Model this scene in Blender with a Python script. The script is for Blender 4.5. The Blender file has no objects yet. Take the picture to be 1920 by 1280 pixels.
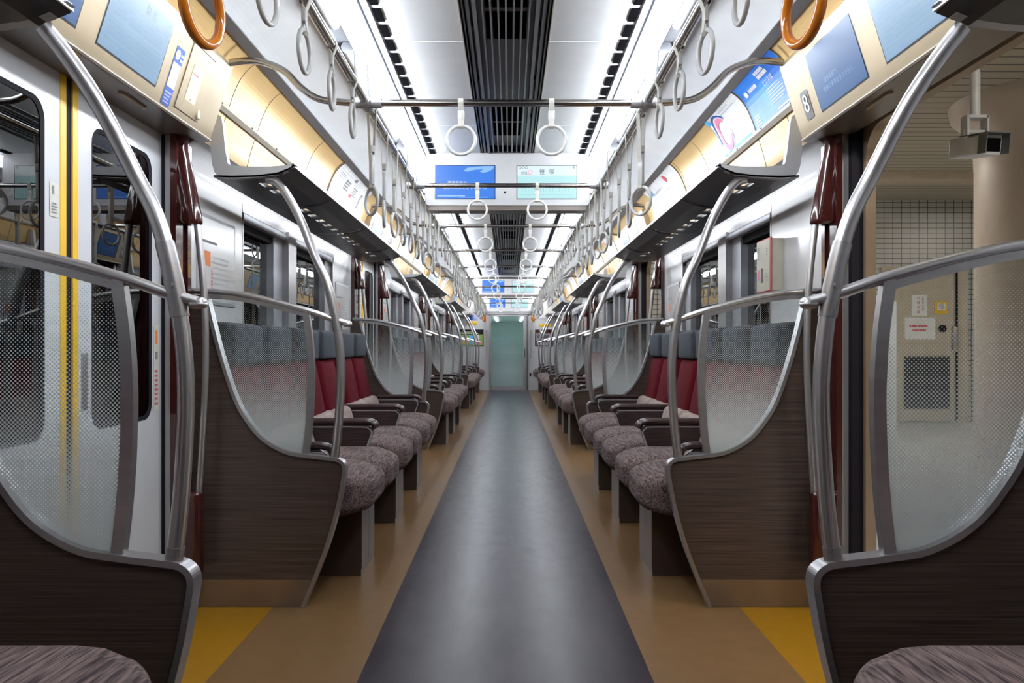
import bpy, math, random
from mathutils import Vector, Matrix
R = random.Random(7)
sc = bpy.context.scene
COL = sc.collection
# ------------------------------------------------------------ camera, light, exposure
CAMX, CAMZ, F = 0.012, 1.04, 1500.0
cd = bpy.data.cameras.new('camera'); cam = bpy.data.objects.new('camera', cd); COL.objects.link(cam)
cd.sensor_width = 36; cd.lens = F / 1920 * 36; cd.clip_start = 0.02; cd.clip_end = 200
cd.shift_x = 5 / 1920; cd.shift_y = 9 / 1920
cam.location = (CAMX, 0, CAMZ); cam.rotation_euler = (math.pi / 2, 0, 0)
sc.camera = cam
w = bpy.data.worlds.new('world'); sc.world = w; w.use_nodes = True
w.node_tree.nodes['Background'].inputs[0].default_value = (0.5, 0.6, 0.8, 1)
w.node_tree.nodes['Background'].inputs[1].default_value = 0.004
sc.view_settings.view_transform = 'Standard'; sc.view_settings.look = 'None'
sc.view_settings.exposure = 0.0; sc.view_settings.gamma = 1; sc.view_settings.use_curve_mapping = False
cy = sc.cycles
cy.max_bounces = 7; cy.diffuse_bounces = 3; cy.glossy_bounces = 3; cy.transmission_bounces = 3; cy.transparent_max_bounces = 40
cy.caustics_reflective = False; cy.caustics_refractive = False; cy.sample_clamp_indirect = 4
cy.use_denoising = True
LAMP = 31.0        # brightness of the ceiling lamp covers
SCREEN = 1.0
PLAT = 75.0        # brightness of the unseen lamps added to light the platform

# ------------------------------------------------------------ materials
MT = {}
def N(t, typ, **kw):
    n = t.nodes.new(typ)
    for k, v in kw.items(): setattr(n, k, v)
    return n
def mat(name, col, rough=0.5, metal=0.0, emit=0.0, var=0.06, scale=(8, 8, 8), bump=0.0, spec=0.5, coat=0.0, ecol=None, col2=None, detail=3.0):
    m = bpy.data.materials.new(name); m.use_nodes = True; t = m.node_tree
    b = t.nodes['Principled BSDF']
    b.inputs['Roughness'].default_value = rough; b.inputs['Metallic'].default_value = metal
    b.inputs['Specular IOR Level'].default_value = spec
    b.inputs['Coat Weight'].default_value = coat
    tc = N(t, 'ShaderNodeTexCoord'); mp = N(t, 'ShaderNodeMapping'); mp.inputs['Scale'].default_value = scale
    no = N(t, 'ShaderNodeTexNoise'); no.inputs['Scale'].default_value = 1.0; no.inputs['Detail'].default_value = detail
    t.links.new(tc.outputs['Object'], mp.inputs[0]); t.links.new(mp.outputs[0], no.inputs['Vector'])
    cr = N(t, 'ShaderNodeValToRGB')
    a = tuple(max(0, c * (1 - var)) for c in col); c2 = col2 if col2 else tuple(min(1, c * (1 + var)) for c in col)
    cr.color_ramp.elements[0].position = 0.35; cr.color_ramp.elements[1].position = 0.65
    cr.color_ramp.elements[0].color = (*a, 1); cr.color_ramp.elements[1].color = (*c2, 1)
    t.links.new(no.outputs[0], cr.inputs[0]); t.links.new(cr.outputs[0], b.inputs['Base Color'])
    if emit:
        b.inputs['Emission Color'].default_value = (*(ecol or col), 1); b.inputs['Emission Strength'].default_value = emit
    if bump:
        bu = N(t, 'ShaderNodeBump'); bu.inputs['Strength'].default_value = bump; bu.inputs['Distance'].default_value = 0.002
        t.links.new(no.outputs[0], bu.inputs['Height']); t.links.new(bu.outputs[0], b.inputs['Normal'])
    MT[name] = m
    return m
mat('aluminium', (0.40, 0.39, 0.40), 0.33, 0.85, var=0.05, scale=(3, 3, 60))
mat('steel_pipe', (0.62, 0.60, 0.57), 0.16, 1.0, var=0.03)
mat('satin_pole', (0.50, 0.49, 0.50), 0.30, 0.9, var=0.04)
mat('joint_grey', (0.42, 0.42, 0.44), 0.45, 0.5)
mat('lamp_rail', (0.46, 0.48, 0.53), 0.40, 0.3)
mat('wall_white', (0.62, 0.62, 0.63), 0.16, 0.0, var=0.03, scale=(2, 2, 2), spec=0.6)
mat('ceiling_white', (0.88, 0.90, 0.93), 0.40, var=0.02)
mat('yellow_lining', (0.70, 0.48, 0.22), 0.24, var=0.03, scale=(3, 3, 3), spec=0.6)
mat('header_beige', (0.40, 0.315, 0.20), 0.38, 0.25, var=0.03)
mat('header_lip', (0.75, 0.70, 0.62), 0.25, 0.3)
mat('header_soffit', (0.16, 0.13, 0.11), 0.25, 0.1)
mat('maroon', (0.045, 0.009, 0.008), 0.10, var=0.15, coat=0.6)
mat('wood_panel', (0.046, 0.030, 0.025), 0.30, var=0.2, scale=(3, 3, 220), bump=0.06, col2=(0.084, 0.058, 0.047))
mat('arm_wood', (0.028, 0.016, 0.016), 0.35, var=0.3, scale=(6, 6, 200), col2=(0.055, 0.033, 0.031))
mat('arm_top', (0.030, 0.013, 0.013), 0.30, var=0.1)
mat('kick_plate', (0.27, 0.215, 0.16), 0.22, 0.7, var=0.06)
mat('tan_floor', (0.155, 0.086, 0.036), 0.34, var=0.07, scale=(14, 14, 14), spec=0.3, detail=8)
mat('yellow_floor', (0.27, 0.125, 0.002), 0.45, var=0.05, scale=(30, 30, 30))
mat('headrest_grey', (0.040, 0.045, 0.056), 0.9, spec=0.2, var=0.15, scale=(60, 60, 60), bump=0.2)
mat('black_fabric', (0.010, 0.009, 0.014), 0.8, var=0.2, scale=(60, 60, 60))
mat('red_fabric', (0.072, 0.0025, 0.007), 0.9, spec=0.1, var=0.15, scale=(40, 40, 40), bump=0.2)
mat('beige_fabric', (0.22, 0.165, 0.145), 0.85, var=0.2, scale=(40, 40, 40), bump=0.2)
mat('pedestal_metal', (0.12, 0.09, 0.075), 0.32, 0.7, var=0.06)
mat('dark_gap', (0.006, 0.006, 0.007), 0.9, spec=0.0)
mat('rack_dark', (0.045, 0.043, 0.045), 0.35, 0.2, var=0.08)
mat('bracket_grey', (0.46, 0.46, 0.47), 0.42, 0.35, var=0.02)
mat('strap_white', (0.66, 0.66, 0.66), 0.22, var=0.02, spec=0.6)
mat('belt_cream', (0.60, 0.59, 0.54), 0.55, var=0.04, scale=(30, 30, 90))
mat('ring_orange', (0.70, 0.20, 0.008), 0.10, var=0.05, spec=0.7)
mat('duct_grey', (0.20, 0.20, 0.21), 0.45, 0.3, var=0.05)
mat('duct_rod', (0.36, 0.36, 0.37), 0.35, 0.6, var=0.03)
mat('housing', (0.55, 0.55, 0.57), 0.4, 0.1, var=0.02)
mat('door_white', (0.60, 0.61, 0.64), 0.20, 0.05, var=0.02)
mat('stripe_yellow', (0.80, 0.47, 0.02), 0.35)
mat('rubber', (0.008, 0.007, 0.011), 0.65, spec=0.2)
mat('bezel', (0.012, 0.012, 0.014), 0.25)
mat('paper_white', (0.80, 0.80, 0.80), 0.5)
mat('ink_grey', (0.20, 0.20, 0.22), 0.6)
mat('ink_light', (0.55, 0.58, 0.62), 0.6)
mat('ink_red', (0.65, 0.08, 0.10), 0.5)
mat('ink_blue', (0.02, 0.09, 0.42), 0.5)
mat('ink_lilac', (0.48, 0.50, 0.78), 0.5)
mat('ink_pink', (0.85, 0.22, 0.38), 0.5)
mat('ink_cyan', (0.10, 0.45, 0.80), 0.5)
mat('ink_orange', (0.80, 0.22, 0.05), 0.5)
mat('ink_green', (0.25, 0.42, 0.10), 0.5)
mat('ad_blue', (0.02, 0.13, 0.62), 0.35, var=0.2, scale=(3, 3, 3), col2=(0.04, 0.24, 0.80))
mat('label_green', (0.62, 0.70, 0.42), 0.5)
mat('plate_grey', (0.10, 0.10, 0.11), 0.3)
mat('cream_box', (0.62, 0.58, 0.48), 0.4)
mat('platform_floor', (0.50, 0.50, 0.47), 0.4, var=0.06, scale=(6, 6, 6))
mat('platform_dark', (0.16, 0.17, 0.18), 0.5)
mat('platform_beige', (0.50, 0.42, 0.33), 0.5)
mat('column_beige', (0.50, 0.42, 0.36), 0.45, var=0.04)
mat('gate_white', (0.75, 0.77, 0.80), 0.35)
mat('jamb_bronze', (0.30, 0.22, 0.15), 0.35, 0.5)
mat('scr_blue', (0.012, 0.014, 0.018), 0.35, spec=0.25, emit=SCREEN, var=0.1, ecol=(0.035, 0.21, 0.82))
mat('scr_cloud', (0.012, 0.014, 0.018), 0.3, emit=SCREEN, ecol=(0.26, 0.52, 0.95))
mat('scr_cyan', (0.012, 0.014, 0.018), 0.35, spec=0.25, emit=SCREEN, ecol=(0.50, 0.84, 0.86))
mat('scr_white', (0.012, 0.014, 0.018), 0.3, emit=SCREEN, ecol=(0.76, 0.90, 0.94))
mat('scr_ink', (0.012, 0.014, 0.018), 0.3, emit=SCREEN, ecol=(0.03, 0.07, 0.12))
mat('scr_ink_soft', (0.012, 0.014, 0.018), 0.3, emit=SCREEN, ecol=(0.30, 0.55, 0.60))
mat('scr_map', (0.03, 0.05, 0.07), 0.30, spec=0.3, emit=SCREEN, ecol=(0.19, 0.31, 0.46))
mat('scr_map_line', (0.05, 0.1, 0.12), 0.3, emit=SCREEN, ecol=(0.11, 0.19, 0.29))
mat('scr_map_ink', (0.05, 0.1, 0.12), 0.3, emit=SCREEN, ecol=(0.15, 0.16, 0.25))
mat('scr_side_blue', (0.01, 0.02, 0.04), 0.30, spec=0.3, emit=SCREEN, ecol=(0.03, 0.10, 0.27))
mat('scr_side_text', (0.03, 0.06, 0.12), 0.3, emit=SCREEN, ecol=(0.16, 0.27, 0.46))
mat('lamp_cover', (0.9, 0.9, 0.9), 0.4, emit=LAMP, ecol=(0.90, 0.95, 1.0))
mat('platform_fill_lamp', (0.9, 0.9, 0.9), 0.4, emit=PLAT, ecol=(1.0, 0.93, 0.82))
mat('car_lamp', (0.9, 0.9, 0.9), 0.4, emit=9.0, ecol=(0.90, 0.97, 1.0))
mat('mint_wall', (0.50, 0.58, 0.56), 0.4)

def mathn(t, op, a, b=None, c=None):
    n = N(t, 'ShaderNodeMath', operation=op)
    for i, v in enumerate((a, b, c)):
        if v is None: continue
        if isinstance(v, (int, float)): n.inputs[i].default_value = v
        else: t.links.new(v, n.inputs[i])
    return n.outputs[0]
def obj_xyz(t):
    tc = N(t, 'ShaderNodeTexCoord'); s = N(t, 'ShaderNodeSeparateXYZ'); t.links.new(tc.outputs['Object'], s.inputs[0])
    return s.outputs
def blank(name):
    m = bpy.data.materials.new(name); m.use_nodes = True; t = m.node_tree; t.nodes.clear()
    o = N(t, 'ShaderNodeOutputMaterial'); MT[name] = m
    return t, o
def glass(name, tint, gl=1.0, ior=1.5, rough=0.0):
    t, o = blank(name)
    tr = N(t, 'ShaderNodeBsdfTransparent'); tr.inputs[0].default_value = (*tint, 1)
    g = N(t, 'ShaderNodeBsdfGlossy'); g.inputs['Color'].default_value = (gl, gl, gl, 1); g.inputs['Roughness'].default_value = rough
    fr = N(t, 'ShaderNodeFresnel'); fr.inputs[0].default_value = ior
    mx = N(t, 'ShaderNodeMixShader'); t.links.new(fr.outputs[0], mx.inputs[0]); t.links.new(tr.outputs[0], mx.inputs[1]); t.links.new(g.outputs[0], mx.inputs[2])
    t.links.new(mx.outputs[0], o.inputs[0])
    return t, o, mx
glass('pane_clear', (0.90, 0.93, 0.93), 0.6, 1.25)
glass('window_tint', (0.30, 0.33, 0.32), 1.0, 1.9)
glass('door_tint', (0.28, 0.30, 0.30), 1.0, 1.8)
def dotted():
    t, o, mx = glass('pane_dotted', (0.93, 0.95, 0.95), 0.6, 1.25)
    s = obj_xyz(t)
    x, z = s[0], s[2]; P = 0.0090
    u = mathn(t, 'DIVIDE', mathn(t, 'ADD', x, z), P); v = mathn(t, 'DIVIDE', mathn(t, 'SUBTRACT', x, z), P)
    fu = mathn(t, 'SUBTRACT', mathn(t, 'FRACT', mathn(t, 'ADD', u, 100)), 0.5); fv = mathn(t, 'SUBTRACT', mathn(t, 'FRACT', mathn(t, 'ADD', v, 100)), 0.5)
    d = mathn(t, 'SQRT', mathn(t, 'ADD', mathn(t, 'MULTIPLY', fu, fu), mathn(t, 'MULTIPLY', fv, fv)))
    mr = N(t, 'ShaderNodeMapRange'); mr.inputs['From Min'].default_value = 1.20; mr.inputs['From Max'].default_value = 0.64
    mr.inputs['To Min'].default_value = 0.10; mr.inputs['To Max'].default_value = 0.66; t.links.new(z, mr.inputs['Value'])
    mask = mathn(t, 'LESS_THAN', d, mr.outputs[0])
    df = N(t, 'ShaderNodeBsdfDiffuse'); df.inputs[0].default_value = (0.60, 0.63, 0.63, 1)
    tl = N(t, 'ShaderNodeBsdfTranslucent'); tl.inputs[0].default_value = (0.60, 0.63, 0.63, 1)
    m1 = N(t, 'ShaderNodeMixShader'); m1.inputs[0].default_value = 0.4; t.links.new(df.outputs[0], m1.inputs[1]); t.links.new(tl.outputs[0], m1.inputs[2])
    tr = N(t, 'ShaderNodeBsdfTransparent')
    m3 = N(t, 'ShaderNodeMixShader'); m3.inputs[0].default_value = 0.93; t.links.new(tr.outputs[0], m3.inputs[1]); t.links.new(m1.outputs[0], m3.inputs[2])
    m2 = N(t, 'ShaderNodeMixShader'); t.links.new(mask, m2.inputs[0]); t.links.new(mx.outputs[0], m2.inputs[1]); t.links.new(m3.outputs[0], m2.inputs[2])
    t.links.new(m2.outputs[0], o.inputs[0])
dotted()
def frosted():
    t, o, mx = glass('pane_frosted', (0.80, 0.92, 0.90), 0.8, 1.4)
    s = obj_xyz(t)
    mr = N(t, 'ShaderNodeMapRange'); mr.inputs['From Min'].default_value = 1.25; mr.inputs['From Max'].default_value = 0.45
    mr.inputs['To Min'].default_value = 0.0; mr.inputs['To Max'].default_value = 0.85; t.links.new(s[2], mr.inputs['Value'])
    df = N(t, 'ShaderNodeBsdfDiffuse'); df.inputs[0].default_value = (0.36, 0.46, 0.46, 1)
    m2 = N(t, 'ShaderNodeMixShader'); t.links.new(mr.outputs[0], m2.inputs[0]); t.links.new(mx.outputs[0], m2.inputs[1]); t.links.new(df.outputs[0], m2.inputs[2])
    t.links.new(m2.outputs[0], o.inputs[0])
frosted()
def seat_fabric():
    m = mat('seat_fabric', (0.030, 0.014, 0.020), 0.9, var=0.2, scale=(190, 9, 150), bump=0.2, col2=(0.175, 0.120, 0.112), detail=2)
    mp = [n for n in m.node_tree.nodes if n.type == 'MAPPING'][0]; mp.inputs['Rotation'].default_value = (0, 0, 0.12)
seat_fabric()
def aisle():
    m = mat('aisle_floor', (0.026, 0.020, 0.027), 0.30, var=0.15, scale=(6, 3, 5), col2=(0.036, 0.029, 0.037), detail=8, spec=0.14)
    t = m.node_tree; b = t.nodes['Principled BSDF']
    tc = N(t, 'ShaderNodeTexCoord'); mp = N(t, 'ShaderNodeMapping'); mp.inputs['Scale'].default_value = (5, 2, 1); mp.inputs['Rotation'].default_value = (0, 0, 0.5)
    no = N(t, 'ShaderNodeTexNoise'); no.inputs['Scale'].default_value = 2; no.inputs['Detail'].default_value = 6; no.inputs['Distortion'].default_value = 2.0
    t.links.new(tc.outputs['Object'], mp.inputs[0]); t.links.new(mp.outputs[0], no.inputs['Vector'])
    mr = N(t, 'ShaderNodeMapRange'); mr.inputs['From Min'].default_value = 0.4; mr.inputs['From Max'].default_value = 0.7
    mr.inputs['To Min'].default_value = 0.29; mr.inputs['To Max'].default_value = 0.33
    t.links.new(no.outputs[0], mr.inputs['Value']); t.links.new(mr.outputs[0], b.inputs['Roughness'])
aisle()
def grid_mat(name, col, line, px, pz, lw, axes=(0, 2), rough=0.3):
    m = bpy.data.materials.new(name); m.use_nodes = True; t = m.node_tree; b = t.nodes['Principled BSDF']; b.inputs['Roughness'].default_value = rough
    s = obj_xyz(t); masks = []
    for ax, p in zip(axes, (px, pz)):
        if not p: continue
        f = mathn(t, 'FRACT', mathn(t, 'ADD', mathn(t, 'DIVIDE', s[ax], p), 100))
        masks.append(mathn(t, 'LESS_THAN', f, lw / p))
    k = masks[0] if len(masks) == 1 else mathn(t, 'MAXIMUM', masks[0], masks[1])
    mx = N(t, 'ShaderNodeMix', data_type='RGBA'); t.links.new(k, mx.inputs[0])
    mx.inputs[6].default_value = (*col, 1); mx.inputs[7].default_value = (*line, 1)
    t.links.new(mx.outputs[2], b.inputs['Base Color']); MT[name] = m
grid_mat('platform_tiles', (0.50, 0.50, 0.48), (0.05, 0.05, 0.05), 0.12, 0.07, 0.009)
grid_mat('platform_slats', (0.42, 0.38, 0.32), (0.03, 0.025, 0.02), 0.15, 0, 0.016, axes=(1, 2), rough=0.5)
grid_mat('louvre', (0.05, 0.05, 0.05), (0.01, 0.01, 0.01), 0.03, 0, 0.012, axes=(2, 0))

# ------------------------------------------------------------ mesh builder
class MB:
    def __init__(s): s.v = []; s.f = []; s.m = []; s.sm = []
    def add(s, vs, fs, mi=0, smooth=False):
        o = len(s.v); s.v += [tuple(v) for v in vs]
        for f in fs: s.f.append([i + o for i in f]); s.m.append(mi); s.sm.append(smooth)
        return s
    def box(s, x0, x1, y0, y1, z0, z1, mi=0):
        x0, x1 = sorted((x0, x1)); y0, y1 = sorted((y0, y1)); z0, z1 = sorted((z0, z1))
        v = [(x, y, z) for x in (x0, x1) for y in (y0, y1) for z in (z0, z1)]
        return s.add(v, [(0, 1, 3, 2), (4, 6, 7, 5), (0, 4, 5, 1), (2, 3, 7, 6), (0, 2, 6, 4), (1, 5, 7, 3)], mi)
    def rbox(s, c, h, r, mi=0, n=3, fn=None, mid=0):
        r = min(r, min(h))
        ax = []
        for k in range(3):
            e = [-h[k] + r * (1 - math.cos(math.pi / 2 * i / n)) for i in range(n + 1)]
            md = [e[-1] + (-2 * e[-1]) * (i + 1) / (mid + 1) for i in range(mid)] if e[-1] < -1e-6 else [0.0] * mid
            ax.append(e + md + [-q for q in reversed(e)])
        def P(p):
            inn = [max(-(h[k] - r), min(h[k] - r, p[k])) for k in range(3)]
            d = Vector([p[k] - inn[k] for k in range(3)])
            if d.length > 1e-9: d = d.normalized() * r
            q = Vector(inn) + d
            if fn: q = Vector(fn(q))
            return tuple(q + Vector(c))
        m = len(ax[0])
        for k in range(3):
            a, b = [(1, 2), (2, 0), (0, 1)][k]
            for sg in (-1, 1):
                vs = []
                for i in range(m):
                    for j in range(m):
                        p = [0, 0, 0]; p[k] = sg * h[k]; p[a] = ax[a][i]; p[b] = ax[b][j]
                        vs.append(P(p))
                fs = []
                for i in range(m - 1):
                    for j in range(m - 1):
                        q = (i * m + j, (i + 1) * m + j, (i + 1) * m + j + 1, i * m + j + 1)
                        fs.append(q if sg > 0 else q[::-1])
                s.add(vs, fs, mi, True)
        return s
    def prism(s, pts, y0, y1, mi=0, cap=None, plane='xz', smooth=False):
        """pts: list of (x,z) ; extruded along y (plane xz)"""
        n = len(pts)
        T = (lambda a, b, c: (a, c, b)) if plane == 'xz' else (lambda a, b, c: (a, b, c))
        v = [T(a, b, y0) for a, b in pts] + [T(a, b, y1) for a, b in pts]
        s.add(v, [(i, (i + 1) % n, (i + 1) % n + n, i + n) for i in range(n)], mi, smooth)
        cm = mi if cap is None else cap
        s.add(v, [tuple(range(n))[::-1], tuple(range(n, 2 * n))], cm)
        return s
    def tube(s, pts, r, mi=0, n=12, caps=True, flat=None, closed=False):
        P = [Vector(p) for p in pts]; rings = []; m = len(P)
        up = None
        for i, p in enumerate(P):
            a = P[(i - 1) % m] if (closed or i > 0) else p; b = P[(i + 1) % m] if (closed or i < m - 1) else p
            d = (b - a).normalized()
            if up is None:
                up = Vector((0, 0, 1)) if abs(d.z) < 0.9 else Vector((0, 1, 0))
            sd = d.cross(up).normalized(); u2 = sd.cross(d).normalized(); up = u2
            rr = r[i] if isinstance(r, (list, tuple)) else r
            fw, fh = flat if flat else (1, 1)
            rings.append([p + sd * (rr * fw * math.cos(2 * math.pi * k / n)) + u2 * (rr * fh * math.sin(2 * math.pi * k / n)) for k in range(n)])
        v = [q for g in rings for q in g]; f = []
        L = m if closed else m - 1
        for i in range(L):
            for k in range(n):
                a, b = i * n + k, i * n + (k + 1) % n; c, d2 = ((i + 1) % m) * n + (k + 1) % n, ((i + 1) % m) * n + k
                f.append((a, d2, c, b))
        s.add(v, f, mi, True)
        if caps and not closed:
            s.add(rings[0], [tuple(range(n))], mi); s.add(rings[-1], [tuple(range(n))[::-1]], mi)
        return s
    def lathe(s, prof, c, mi=0, n=32):
        v = []; 
        for r_, z in prof: v += [(c[0] + r_ * math.cos(2 * math.pi * k / n), c[1] + r_ * math.sin(2 * math.pi * k / n), c[2] + z) for k in range(n)]
        f = [(i * n + k, i * n + (k + 1) % n, (i + 1) * n + (k + 1) % n, (i + 1) * n + k) for i in range(len(prof) - 1) for k in range(n)]
        return s.add(v, f, mi, True)
    def mir(s):
        s.v = [(-x, y, z) for x, y, z in s.v]; s.f = [f[::-1] for f in s.f]; return s
    def xf(s, M):
        s.v = [tuple(M @ Vector(v)) for v in s.v]; return s
    def build(s, name, mats, parent=None, loc=(0, 0, 0), recalc=False):
        me = bpy.data.meshes.new(name); me.from_pydata(s.v, [], s.f)
        for q in ([mats] if isinstance(mats, str) else mats): me.materials.append(MT[q])
        me.polygons.foreach_set('material_index', s.m); me.polygons.foreach_set('use_smooth', s.sm)
        me.update(); 
        o = bpy.data.objects.new(name, me); COL.objects.link(o); o.location = loc
        if parent is not None: o.parent = parent
        return o
def tag(o, label, cat, group=None, kind=None):
    o['label'] = label; o['category'] = cat
    if group: o['group'] = group
    if kind: o['kind'] = kind
    return o
def empty(name, loc, label, cat, group=None, rz=0):
    o = bpy.data.objects.new(name, None); COL.objects.link(o); o.location = loc; o.rotation_euler = (0, 0, rz); o.empty_display_size = 0.05
    return tag(o, label, cat, group)
def part(name, loc, label, parent):
    o = bpy.data.objects.new(name, None); COL.objects.link(o); o.parent = parent; o.location = loc; o.empty_display_size = 0.05; o['label'] = label
    return o
def struct(o, label=None):
    o['kind'] = 'structure'
    if label: o['label'] = label
    return o
def smooth_path(pts, k=6):
    P = [Vector(p) for p in pts]; out = []
    for i in range(len(P) - 1):
        p0 = P[max(0, i - 1)]; p1 = P[i]; p2 = P[i + 1]; p3 = P[min(len(P) - 1, i + 2)]
        for j in range(k):
            t = j / k
            out.append(0.5 * ((2 * p1) + (p2 - p0) * t + (2 * p0 - 5 * p1 + 4 * p2 - p3) * t * t + (3 * p1 - p0 - 3 * p2 + p3) * t ** 3))
    out.append(P[-1]); return out
def sm2(pts, k=5): return [(p.x, p.y) for p in smooth_path([(a, b, 0) for a, b in pts], k)]
_tc = {}
def text_geo(s):
    if s in _tc: return _tc[s]
    c = bpy.data.curves.new('t', 'FONT'); c.body = s; c.size = 1.0; c.align_x = 'CENTER'; c.align_y = 'CENTER'; c.resolution_u = 2
    o = bpy.data.objects.new('t', c); COL.objects.link(o)
    bpy.context.view_layer.update()
    dg = bpy.context.evaluated_depsgraph_get(); me = bpy.data.meshes.new_from_object(o.evaluated_get(dg))
    g = ([tuple(v.co) for v in me.vertices], [tuple(p.vertices) for p in me.polygons])
    bpy.data.objects.remove(o); bpy.data.curves.remove(c); bpy.data.meshes.remove(me)
    _tc[s] = g; return g
class Sheet:
    """flat content laid on a mapped surface: P(u, v, lift) -> point"""
    def __init__(s, P, nu=1, nv=1): s.P = P; s.parts = {}
    def mb(s, m): return s.parts.setdefault(m, MB())
    def rect(s, m, u0, v0, u1, v1, lift=0.002, nu=1, nv=1):
        b = s.mb(m); vs = [s.P(u0 + (u1 - u0) * i / nu, v0 + (v1 - v0) * j / nv, lift) for i in range(nu + 1) for j in range(nv + 1)]
        b.add(vs, [(i * (nv + 1) + j, (i + 1) * (nv + 1) + j, (i + 1) * (nv + 1) + j + 1, i * (nv + 1) + j + 1) for i in range(nu) for j in range(nv)])
    def text(s, m, txt, u, v, size, lift=0.0025, sx=1.0, rot=0.0):
        vs, fs = text_geo(txt); c, q = math.cos(rot), math.sin(rot)
        s.mb(m).add([s.P(u + (x * c * sx - y * q) * size, v + (x * q * sx + y * c) * size, lift) for x, y, z in vs], fs)
    def ring(s, m, u, v, a, b, w, lift=0.0022, a0=0, a1=6.2832, rot=0.0, n=28):
        vs = []
        for i in range(n + 1):
            t = a0 + (a1 - a0) * i / n
            for k in (1.0, 1.0 - w):
                x, y = a * k * math.cos(t), b * k * math.sin(t)
                vs.append(s.P(u + x * math.cos(rot) - y * math.sin(rot), v + x * math.sin(rot) + y * math.cos(rot), lift))
        s.mb(m).add(vs, [(2 * i, 2 * i + 2, 2 * i + 3, 2 * i + 1) for i in range(n)])
    def bars(s, m, u0, v0, u1, v1, rows, fill=0.5, lift=0.0022, rag=0.3):
        h = (v1 - v0) / rows
        for r in range(rows):
            e = u1 - (u1 - u0) * rag * R.random()
            x = u0
            while x < e:
                l = (u1 - u0) * R.uniform(0.04, 0.12); s.rect(m, x, v0 + h * r, min(e, x + l), v0 + h * (r + fill), lift); x += l + (u1 - u0) * 0.02
    def build(s, parent, names):
        for m, b in s.parts.items():
            if b.v: b.build(names.get(m, 'printing'), m, parent)
def planar(o, u, v, n):
    o, u, v, n = map(Vector, (o, u, v, n))
    return lambda a, b, l: o + u * a + v * b + n * l
ORD = ['first', 'second', 'third', 'fourth', 'fifth', 'sixth', 'seventh', 'eighth', 'ninth', 'tenth', 'eleventh', 'twelfth', 'thirteenth', 'fourteenth', 'fifteenth', 'sixteenth', 'seventeenth', 'eighteenth', 'nineteenth', 'twentieth']
def side(s): return 'left' if s < 0 else 'right'
PITCH = 4.84
DOORC = [2.43 + PITCH * k for k in range(4)]
BAY = [(3.206 + PITCH * k, 6.51 + PITCH * k) for k in range(3)]
YR, YE = -0.9, 19.0      # rear and far end walls
SX = lambda mb, s: mb.mir() if s < 0 else mb

# ------------------------------------------------------------ floor
fl = MB()
fl.box(-0.46, 0.46, YR, YE, -0.05, 0.0, 1)
for s in (-1, 1):
    fl.box(s * 0.46, s * 0.93, YR, YE, -0.05, 0.0, 0)
    y = YR
    for c in DOORC:
        fl.box(s * 0.93, s * 1.32, y, c - 0.77, -0.05, 0, 0); fl.box(s * 0.93, s * 1.40, c - 0.77, c + 0.77, -0.05, 0, 2); y = c + 0.77
    fl.box(s * 0.93, s * 1.32, y, YE, -0.05, 0, 0)
struct(fl.build('floor', ['tan_floor', 'aisle_floor', 'yellow_floor']))

# ------------------------------------------------------------ ceiling
cl = MB()
prof = [(0.172, 2.255), (0.49, 2.255), (0.49, 2.30)]
outer = sm2([(0.49, 2.32), (0.75, 2.312), (0.87, 2.297), (0.97, 2.268), (1.035, 2.235)], 5)
for s in (-1, 1):
    b = MB()
    b.prism([(0.172, 2.255), (0.49, 2.255), (0.49, 2.40), (0.172, 2.40)], YR, YE, 0)
    b.prism(outer + [(1.06, 2.235), (1.06, 2.40), (0.49, 2.40)], YR, YE, 0)
    y = 0.77
    while y < YE:      # panel joints: fine raised beads
        b.box(0.172, 0.455, y - 0.0015, y + 0.0015, 2.253, 2.256, 0); y += 1.21
    SX(b, s); cl.add(b.v, b.f)
cl.box(-0.172, 0.172, YR, YE, 2.345, 2.40, 0)
struct(cl.build('ceiling', ['ceiling_white']))
# centre air duct
def duct(y0, y1, idx):
    t = empty('air_duct', (0, y0, 2.255), 'long grey slotted ceiling air duct, ' + idx, 'air duct', 'ceiling air duct sections')
    L = y1 - y0
    d = MB()
    d.box(-0.12, 0.12, 0, L, 0.045, 0.085)
    d.build('backing', 'duct_grey', t)
    y = 0.55
    k = 0
    while y < L - 0.65:
        ln = 0.26
        for j in range(2):
            v = MB()
            for i in range(6): v.box(-0.08 + i * 0.0275, -0.08 + i * 0.0275 + 0.022, y + j * 0.3, y + j * 0.3 + ln, 0.042, 0.0455)
            v.build('vent_grille', 'dark_gap', t)
        y += 0.78 if k % 2 == 0 else 1.5; k += 1
    for x in (-0.0855, -0.057, -0.0285, 0, 0.0285, 0.057, 0.0855):
        MB().box(x - 0.003, x + 0.003, 0, L, -0.004, 0.012).build('louvre_rod', 'duct_rod', t)
    for s in (-1, 1):
        f = MB(); f.box(s * 0.108, s * 0.122, 0, L, -0.006, 0.045); f.box(s * 0.134, s * 0.146, 0, L, 0.0, 0.05); f.box(s * 0.122, s * 0.168, 0, L, 0.05, 0.08)
        f.box(s * 0.155, s * 0.160, 0, L, 0.0, 0.05); f.build('side_fin', 'duct_grey', t)
        e = MB(); e.box(s * 0.168, s * 0.1715, 0, L, -0.004, 0.06); e.build('edge_strip', 'header_lip', t)
        y = 0.3
        sc_ = MB()
        while y < L:
            sc_.box(s * 0.124, s * 0.133, y, y + 0.02, 0.038, 0.0505); y += 0.62
        sc_.build('screw', 'rubber', t)
duct(YR + 0.001, 5.02, 'section running to the nearest hanging display')
duct(5.18, 13.72, 'section between the two hanging displays')
duct(13.88, YE - 0.001, 'section beyond the far hanging display')

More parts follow.
